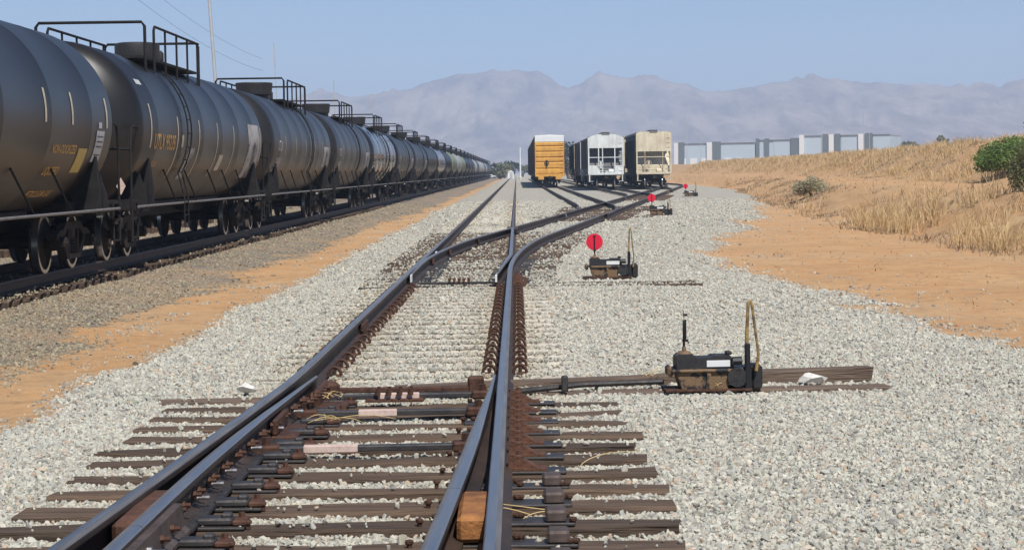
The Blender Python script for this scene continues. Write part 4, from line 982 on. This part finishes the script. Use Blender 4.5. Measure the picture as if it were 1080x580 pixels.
def hopper(x, y0, paint, label, style, H=4.62, L_=17.6, side='hopper_grey_and_shade'):  # side: dark grey with the shade of the flanks put in
    t = tag(empty('hopper_car', (x, y0, 0)), label, 'hopper car', 'covered hoppers on the yard tracks')
    w = 1.55; ze = H - (.32 if style == 'arched' else .22); zp = 3.42 if style == 'arched' else 3.10
    # side walls: slightly bowed sheets with posts
    for s_ in (-1, 1):
        pts = [(s_ * 1.30, 1.15), (s_ * (w - .03), 1.9), (s_ * w, 3.0), (s_ * (w - .02), ze), (s_ * (w - .10), ze), (s_ * (w - .1), 1.9), (s_ * 1.22, 1.15)]
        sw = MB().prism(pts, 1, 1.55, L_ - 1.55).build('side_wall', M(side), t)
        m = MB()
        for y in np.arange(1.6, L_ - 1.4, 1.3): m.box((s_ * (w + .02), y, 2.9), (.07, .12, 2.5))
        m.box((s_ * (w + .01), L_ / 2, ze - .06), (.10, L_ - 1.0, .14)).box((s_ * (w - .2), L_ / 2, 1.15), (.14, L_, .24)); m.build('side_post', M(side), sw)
    # upper end panel, gable arched or square
    if style == 'arched': gp = [(-w, zp), (w, zp), (w, ze), (w - .35, H - .14), (w - .8, H - .02), (0, H + .02), (-w + .8, H - .02), (-w + .35, H - .14), (-w, ze)]
    else: gp = [(-w, zp), (w, zp), (w, ze + .05), (w - .14, H - .02), (w - .4, H + .02), (-w + .4, H + .02), (-w + .14, H - .02), (-w, ze + .05)]
    MB().prism(gp, 1, 0.0, .07).build('end_panel', M(paint), t)
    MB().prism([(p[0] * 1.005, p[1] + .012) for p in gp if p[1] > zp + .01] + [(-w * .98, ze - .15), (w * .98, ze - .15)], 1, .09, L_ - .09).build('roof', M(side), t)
    rw = MB().box((0, L_ / 2, H + .14), (.62, L_ + .1, .05)).box((0, 0.0, H + .06), (.66, .10, .20)).build('roof_walk', M('hopper_grey_and_shade'), t)
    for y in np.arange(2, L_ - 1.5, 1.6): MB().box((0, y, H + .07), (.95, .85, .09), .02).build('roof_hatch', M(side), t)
    # slope sheet in the open end bay, recess shade coloured in on arched cars
    MB().prism([(.10, zp + .02), (1.55, 3.4), (1.6, 3.4), (2.7, 1.2), (2.6, 1.2), (.10 + 1.0, 2.3)], 0, -w + .12, w - .12).build('end_bay', M(side), t) if False else None
    ss_ = MB().add([(-w + .1, 1.75, zp), (w - .1, 1.75, zp), (w - .1, .45, 1.55), (-w + .1, .45, 1.55), (-w + .1, 1.8, zp), (w - .1, 1.8, zp), (w - .1, .50, 1.50), (-w + .1, .50, 1.50)], [(0, 1, 2, 3), (7, 6, 5, 4), (0, 4, 5, 1), (3, 2, 6, 7), (0, 3, 7, 4), (1, 5, 6, 2)]).box((0, 1.85, (zp + ze) / 2), (2 * w - .2, .06, ze - zp + .3)).build('slope_sheet', M(side if style == 'arched' else paint), t)
    # end frame
    posts = (-w + .07, -.62, -.28, .78, w - .07) if style == 'arched' else (-w + .07, -.78, .78, w - .07)
    for px in posts: MB().box((px, .045, (zp + 1.15) / 2), (.12 if abs(px) > 1 else .09, .10, zp - 1.15), .01).build('end_post', M(paint if style == 'arched' or abs(px) > 1 else 'hopper_rust'), t)
    MB().box((0, .03, 2.62), (2 * w - .2, .05, .06)).build('end_rail', M(paint), t)
    if style == 'arched':
        MB().box((-1.0, .03, 1.62), (1.0, .06, .62)).box((1.16, .03, 1.6), (.66, .06, .62)).build('end_apron', M(paint), t)
    else: MB().box((0, .50, 1.56), (2 * w - .24, .05, .62)).build('end_apron', M(paint), t)
    MB().box((0, .04, 1.20), (2 * w - .05, .18, .20), .02).box((-1.42, .02, .85), (.10, .08, .6)).box((1.42, .02, .85), (.10, .08, .6)).box((-1.3, .02, .56), (.4, .10, .04)).box((1.3, .02, .56), (.4, .10, .04)).build('end_sill', M(paint), t)
    MB().lathe([(-.10, .25), (-.06, .27), (-.06, .22)], 1, (-.45, 0, 2.05), 18).box((-.45, -.04, 1.95), (.2, .12, .6), .03).build('hand_brake', M(paint), t)
    MB().cyl((.25, .3, 1.42), (.95, .3, 1.42), .19, n=14).box((.6, .35, 1.3), (1.2, .3, .1)).build('air_reservoir', M(paint), t)
    for z in np.arange(1.5, ze, .4): MB().tube([(w - .42, -.06, z), (w - .10, -.06, z)], .016, 5).build('ladder_rung', M(paint), t)
    for k in range(3):
        yy = L_ * (.26 + .24 * k); MB().prism([(yy - 1.8, 1.3), (yy + 1.8, 1.3), (yy + .35, .45), (yy - .35, .45)], 0, -1.1, 1.1).build('hopper_bin', M(side), t)
    link('coupler', CPm, t, (0, .1, 0))
    truck(t, 1.9); truck(t, L_ - 1.9); return t
hopper(yard_x[1], 164, 'hopper_white', 'white covered hopper with arched end on the middle yard track', 'arched')
hopper(yard_x[1], 183.5, 'hopper_white', 'second pale hopper on the middle yard track, behind the white one', 'arched')
hopper(yard_x[1], 203, 'hopper_tan', 'third hopper on the middle yard track, farthest behind the white one', 'arched')
hopper(yard_x[2], 166, 'hopper_tan', 'tan covered hopper with square rusty end on the right yard track', 'square', 4.80)
hopper(yard_x[2], 185.5, 'hopper_tan', 'second hopper behind the tan hopper on the right yard track', 'square', 4.80)

# ------------------------------------------------------------------ far buildings
def warehouse(label, cols, z1):
    xs = [(p0, p1, c) for p0, p1, c in cols]
    def pos(px):   # along the street line behind the berm
        a = np.array([58.0, 700.0]); b2 = np.array([132.5, 672.0]); u = (px - 544.5) / 2000
        t = (u * a[1] - a[0]) / ((b2[0] - a[0]) - u * (b2[1] - a[1])); return a + (b2 - a) * t
    p0, p1 = pos(xs[0][0]), pos(xs[-1][1]); dirv = (p1 - p0); ln = np.hypot(*dirv); ang = math.atan2(dirv[1], dirv[0])
    t = tag(empty('warehouse', (p0[0], p0[1], 0), ang), label, 'building', 'warehouses beyond the berm')
    MB().box((ln / 2, 12.2, z1 / 2), (ln - .4, 24, z1 - .4)).build('wall', M('wall_blue'), t)
    MB().box((ln / 2, 12.2, z1 - .1), (ln - .2, 24.2, .3)).build('roof', M('roof_grey'), t)
    MB().box((ln / 2, -.02, z1 + .05), (ln, .3, .35)).build('parapet', M('wall_shaded_and_trim'), t)
    for q in np.arange(3, ln - 3, 4.2): MB().box((q, .0, 2.2 + 1.6), (2.6, .30, 3.4)).build('dock_door', M('wall_sunlit_and_door'), t)
    for a, c, kind in xs:
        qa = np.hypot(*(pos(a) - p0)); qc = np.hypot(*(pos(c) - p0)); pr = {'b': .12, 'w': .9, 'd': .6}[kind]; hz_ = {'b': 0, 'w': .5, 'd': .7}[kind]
        MB().box(((qa + qc) / 2, .2 - pr / 2, (z1 + hz_) / 2), (qc - qa - .06, pr, z1 + hz_)).build({'b': 'wall_panel', 'w': 'sunlit_pier_face', 'd': 'shaded_pier_face'}[kind], M({'b': 'wall_blue', 'w': 'wall_sunlit_and_door', 'd': 'wall_shaded_and_trim'}[kind]), t)  # white and dark faces put the towers' sun and shade into colour
    return t
warehouse('blue grey warehouse with sunlit and shaded pier faces coloured in, next to the tan hopper', [(711.3, 715.6, 'w'), (715.6, 721.7, 'd'), (721.7, 745.7, 'b'), (745.7, 751.3, 'w'), (751.3, 760, 'd'), (760, 796, 'b')], 10.8)
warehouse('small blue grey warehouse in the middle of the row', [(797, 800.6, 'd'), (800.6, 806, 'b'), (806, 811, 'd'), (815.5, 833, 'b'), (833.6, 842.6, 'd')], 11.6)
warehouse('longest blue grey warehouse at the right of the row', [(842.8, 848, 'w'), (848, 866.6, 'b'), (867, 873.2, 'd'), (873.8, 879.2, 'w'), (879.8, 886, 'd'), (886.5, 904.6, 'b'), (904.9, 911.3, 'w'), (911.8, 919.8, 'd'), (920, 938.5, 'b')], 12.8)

# ------------------------------------------------------------------ plants
def leaf_cloud(name, mat, centers, radii, n, size, seed, squash=1.0, hang=0.0, elong=2.0):
    rn = np.random.default_rng(seed); C_ = np.array(centers); Rr = np.array(radii); w = Rr ** 2; w = w / w.sum()
    i = rn.choice(len(C_), n, p=w); d = rn.normal(size=(n, 3)); d /= np.linalg.norm(d, axis=1)[:, None]
    r = rn.random(n) ** .45; p = C_[i] + d * (Rr[i] * r)[:, None] * np.array([1, 1, squash]); p[:, 2] -= hang * rn.random(n)
    a = rn.normal(size=(n, 3)); a[:, 2] = a[:, 2] * .7 + .3; a /= np.linalg.norm(a, axis=1)[:, None]; b2 = np.cross(a, rn.normal(size=(n, 3))); b2 /= np.linalg.norm(b2, axis=1)[:, None] + 1e-9
    s_ = size * rn.uniform(.6, 1.4, n)[:, None]
    q = np.stack([p - a * s_ * elong / 2, p + b2 * s_ * .5, p + a * s_ * elong / 2, p - b2 * s_ * .5], 1).reshape(-1, 3)
    me = bpy.data.meshes.new(name); me.from_pydata(q.tolist(), [], np.arange(n * 4).reshape(n, 4).tolist()); me.materials.append(M(mat))
    tone = np.clip(rn.normal(.5, .22, n) + (rn.random(len(C_))[i] - .5) * .6, 0, 1)
    fattr(me, 'rnd', np.repeat(tone, 4)); return me
def shrub(name, loc, label, cat, mat, clumps, n, size, seed, squash=1.0, hang=0, trunk_h=.5, elong=2.0, group=None, r=.03):
    t = tag(empty(name, loc), label, cat, group)
    link('crown', leaf_cloud('crown', mat, [c[:3] for c in clumps], [c[3] for c in clumps], n, size, seed, squash, hang, elong), t)
    m = MB()
    for c in clumps:
        mid = Vector((c[0] * .35, c[1] * .35, c[2] * .5)); m.tube([(0, 0, -.25), mid, Vector(c[:3])], [r, r * .7, r * .3], 6)
    m.build('trunk' if cat == 'tree' else 'stem', M('trunk'), t, True); return t
def clump(n, rx, rz, z0, rr, seed):
    rn = random.Random(seed); return [(rn.uniform(-rx, rx), rn.uniform(-rx, rx), z0 + rn.uniform(0, rz), rr * rn.uniform(.65, 1.25)) for _ in range(n)]
def onground(x, y, dz=0.0): return (x, y, float(gz(np.array([x]), np.array([y]))[0]) + dz)
shrub('green_bush', onground(22.7, 85, -.1), 'bright green rounded bush on the berm at the right edge', 'bush', 'leaf_bright', clump(20, 1.6, .75, .2, .62, 5) + [(-1.8, 0, .15, .45), (-1.2, .2, .6, .5), (-.3, 0, 1.1, .55), (.8, .1, 1.25, .6)], 20000, .06, 5, .7, .12, r=.025)
shrub('olive_bush', onground(14.38, 52, -.05), 'olive leafy bush in front of the bright green one, cut by the right edge', 'bush', 'leaf_olive', clump(14, .6, 1.05, .2, .34, 8) + [(-.35, 0, .1, .25), (-.2, -.1, .75, .3)], 9000, .035, 8, 1.1, .2, r=.02)
shrub('grey_shrub', onground(15.2, 97, .05), 'small grey green shrub alone on the berm slope', 'shrub', 'leaf_grey', clump(12, .75, .5, .25, .36, 12), 5000, .05, 12, .9, r=.02)
shrub('tall_tree', (26.15, 96, 1.7), 'grey green tree top behind the bright green bush at the right edge', 'tree', 'leaf_dark', clump(8, .6, 1.2, 1.0, .5, 15), 3500, .09, 15, 1, r=.06)
rnT = random.Random(3)
for k, px in enumerate((952, 966, 981, 990, 999, 1007, 1021, 1033, 1046, 1060)):
    Yt = rnT.uniform(640, 760); Xt = (px - 544.5) / 2000 * Yt + .3; hgt_ = rnT.uniform(3.2, 5.2) + (1.2 if k in (3, 5) else 0)
    shrub('distant_tree', (Xt, Yt, 5.8), f'dark distant tree on the right skyline, {ordinal[k] if k else "leftmost"} from the left', 'tree', 'leaf_olive', clump(7, hgt_ * .42, hgt_ * .5, hgt_ * .35, hgt_ * .24, 30 + k), 700, .55, 50 + k, .8, elong=1.3, group='trees on the right skyline', r=.2)
for k, (px, Yt, h, m_) in enumerate(((528, 520, 4.5, 'leaf_olive'), (533, 560, 5.0, 'leaf_olive'), (541, 600, 5.5, 'leaf_dark'), (551, 640, 5.2, 'leaf_olive'), (599.5, 420, 8.2, 'leaf_dark'), (604, 440, 6.5, 'leaf_dark'))):
    shrub('distant_tree', ((px - 544.5) / 2000 * Yt, Yt, -.3), ['olive tree just right of the train end', 'second olive tree beyond the end of the track', 'darker tree behind the pale cabinet', 'olive tree behind the thin post by the boxcar', 'tall dark tree between boxcar and white hopper', 'lower dark tree peeping beside the white hopper'][k], 'tree', m_, clump(8, h * .38, h * .5, h * .32, h * .26, 70 + k), 900, .45, 90 + k, .85, elong=1.3, group='trees beyond the end of the yard', r=.18)

# dry grass on the berm
def grass_mesh(name, mat, n, dens, ylim, hh, seed, flat=1.0, off=.6):
    rn = np.random.default_rng(seed); X = []; Y = []
    tot = 0
    while tot < n:
        y = ylim[0] + (ylim[1] - ylim[0]) * rn.random(n) ** 1.35; x = foot(y) - off + (22 + off) * rn.random(n) ** 1.15
        k = (rn.random(n) < dens(x, y)) & (x < .30 * y + 3); X.append(x[k]); Y.append(y[k]); tot += k.sum()
        if len(X) > 25: break
    X = np.concatenate(X)[:n]; Y = np.concatenate(Y)[:n]; m = len(X)
    # gather blades in tufts
    X = X + rn.normal(0, .05, m); Z = gz(X, Y) - .03
    h = hh * rn.uniform(.4, 1.25, m) * (.5 + 1.0 * fbm(X * .8, Y * .8, 131)) * (1 + .45 * ss(75, 55, Y)) * (.6 + .7 * fbm(X * 2.3, Y * 2.3, 171, 3)); h = h * np.where(X < foot(Y) - .3, .32, 1.0); w = .006 + .00013 * Y + 0 * h; a = rn.uniform(0, 6.283, m); ln = rn.uniform(.1, .8, m) * h * flat; la = rn.uniform(0, 6.283, m)
    bx, by = np.cos(a) * w, np.sin(a) * w
    v = np.stack([np.stack([X - bx, Y - by, Z], -1), np.stack([X + bx, Y + by, Z], -1),
                  np.stack([X + bx * .7 + np.cos(la) * ln * .35, Y + by * .7 + np.sin(la) * ln * .35, Z + h * .62], -1), np.stack([X - bx * .7 + np.cos(la) * ln * .35, Y - by * .7 + np.sin(la) * ln * .35, Z + h * .62], -1),
                  np.stack([X + np.cos(la) * ln, Y + np.sin(la) * ln, Z + h], -1)], 1).reshape(-1, 3)
    i = np.arange(m) * 5; f = np.stack([i, i + 1, i + 2, i + 3], -1).tolist() + np.stack([i + 3, i + 2, i + 4], -1).tolist()
    me = bpy.data.meshes.new(name); me.from_pydata(v.tolist(), [], f); me.materials.append(M(mat))
    fattr(me, 'rnd', np.repeat(np.clip(rn.normal(.5, .25, m), 0, 1), 5)); return me
def bench(s_): return ss(4.0, 4.7, s_) * (1 - ss(8.2, 9.0, s_))
def dens_tall(x, y):
    s_ = x - foot(y); n = fbm(x * .45, y * .45, 141)
    patch = ss(.44, .56, n) * ss(0, .8, s_) * (1 - .97 * bench(s_))
    near = ss(72, 54, y)            # thick stand of grass on the near slope
    top = ss(8.4, 9.6, s_) * ss(.3, .5, n)
    tuft = .12 + .88 * ss(.46, .62, fbm(x * 2.3, y * 2.3, 171, 3))
    return tuft * np.clip(patch * (1 - ss(3.0, 3.8, s_) * (1 - ss(8.4, 9, s_))) * (.015 + .8 * near * ss(.36, .56, fbm(x * .9, y * .6, 145))) + top * .6 * ss(.4, .6, fbm(x * .7, y * .5, 147)), 0, 1)
def dens_low(x, y):
    s_ = x - foot(y); n = fbm(x * .6, y * .5, 151); return ss(.50, .64, n) * ss(-.5, .5, s_) * (1 - .95 * ss(3.2, 3.9, s_) * (1 - ss(8.2, 9, s_))) * .8 + .10 * ss(.52, .66, fbm(x * 1.4, y * 1.1, 173)) * ss(.3, 1.5, x - gravel_edge(y)) * (s_ < 0)
tag(link('dry_grass', grass_mesh('dry_grass', 'dry_grass', 50000, dens_tall, (30, 380), .46, 5)), 'tall straw coloured dry grass on the berm', 'grass', kind='stuff')
tag(link('low_dry_weeds', grass_mesh('low_dry_weeds', 'dry_grass_dark', 22000, dens_low, (22, 200), .17, 9, 2.4, 6.0)), 'low brown dry weeds on the berm slope', 'weeds', kind='stuff')

# ------------------------------------------------------------------ poles and wires
def pole(x, y, h, r, label, mat='pole_grey', lean=0.0, arm=0.0, z=-.3, name='light_pole', cat='pole'):
    t = tag(empty(name, (x, y, z)), label, cat)
    MB().cyl((0, 0, 0), (-lean * h, 0, h), r, r * .6, n=10).build('shaft', M(mat), t, True)
    MB().cyl((0, 0, 0), (0, 0, .5), r * 2, r * 1.8, n=10).build('footing', M('concrete'), t, True)
    if arm: MB().tube([(-lean * h, 0, h - .1), (-lean * h + arm * .6, 0, h + .25), (-lean * h + arm, 0, h + .3)], r * .4, 6).box((-lean * h + arm * 1.1, 0, h + .28), (.6, .25, .12), .03).build('lamp_arm', M(mat), t, True)
    return t
pole(-13.8, 90, 13.5, .10, 'tall pale pole rising behind the second tank car', lean=.055, arm=1.2)
pole(-19.8, 160, 12.9, .07, 'thin pole behind the third tank car', lean=.03)
pole(-18.8, 200, 11.6, .08, 'thin pale pole against the mountains, left of the fourth tank car', lean=.02)
pole(-16.9, 222, 11.0, .09, 'pale pole against the mountains above the fifth tank car')
pole(-16.45, 60, 13, .14, 'pole at the left edge above the nearest tank car', 'pole_grey', name='utility_pole')
pole(.95, 430, 7.3, .22, 'thin pale post standing at the far end of the track', 'tower_white')
pole(91.5, 500, 17.5, .16, 'tall thin pole standing before the longest warehouse')
pole(80.5, 500, 14.5, .11, 'thin mast left of the tall pole at the warehouses')
pole(45.0, 500, 14, .09, 'faint thin mast just right of the tan hopper', z=1)
pole(48.7, 500, 14, .09, 'faint thin mast above the first warehouse', z=1)
pole(119, 640, 15, .1, 'faint mast beyond the right end of the warehouses', z=1)
for k, (a, c, sag) in enumerate((((-16.45, 60, 12.2), (-17.2, 130, 9.4), 1.0), ((-16.45, 60, 11.2), (-17.2, 130, 8.6), 1.0))):
    a = Vector(a); c = Vector(c); pts = [a.lerp(c, i / 14) - Vector((0, 0, sag * 4 * (i / 14) * (1 - i / 14))) for i in range(15)]
    tag(MB().tube(pts, .008, 4).build('power_wire', M('wire_black'), None, True), ('upper' if k == 0 else 'lower') + ' thin overhead wire in the sky at the upper left', 'wire', 'overhead wires at the left')

# ------------------------------------------------------------------ things at the far end of the track
t = tag(empty('equipment_cabinet', (-1.35, 470, -.3)), 'small pale cabinet at the end of the straight track', 'cabinet')
MB().box((0, 0, .9), (1.5, 1.2, 1.8), .04).build('body', M('tower_white'), t); MB().prism([(-.85, 1.8), (.85, 1.8), (0, 2.25)], 1, -.7, .7).build('roof', M('tower_white'), t); MB().box((.1, -.62, .85), (.7, .04, 1.4)).build('door', M('pole_grey'), t)
def vehicle(loc, rz, label, paint):
    t = tag(empty('parked_van', loc, rz), label, 'van', 'vehicles parked beyond the train')
    MB().prism([(-2.4, .45), (2.4, .45), (2.4, 1.05), (1.7, 1.25), (1.1, 2.0), (-2.3, 2.05), (-2.4, 1.2)], 0, -.95, .95).build('body', M(paint), t)
    MB().prism([(1.65, 1.27), (1.15, 1.92), (1.2, 1.94), (1.72, 1.29)], 0, -.85, .85).build('windscreen', M('glass_dark'), t)
    for x in (-.9, .9):
        for y in (-1.5, 1.5): MB().cyl((x - .1, y, .35), (x + .1, y, .35), .35, n=16).build('wheel', M('tyre'), t)
vehicle((-6.6, 560, -.4), 2.6, 'white van parked beyond the last tank car', 'tower_white')
vehicle((-5.0, 575, -.4), 2.9, 'grey van parked right of the white one beyond the train', 'pole_grey')
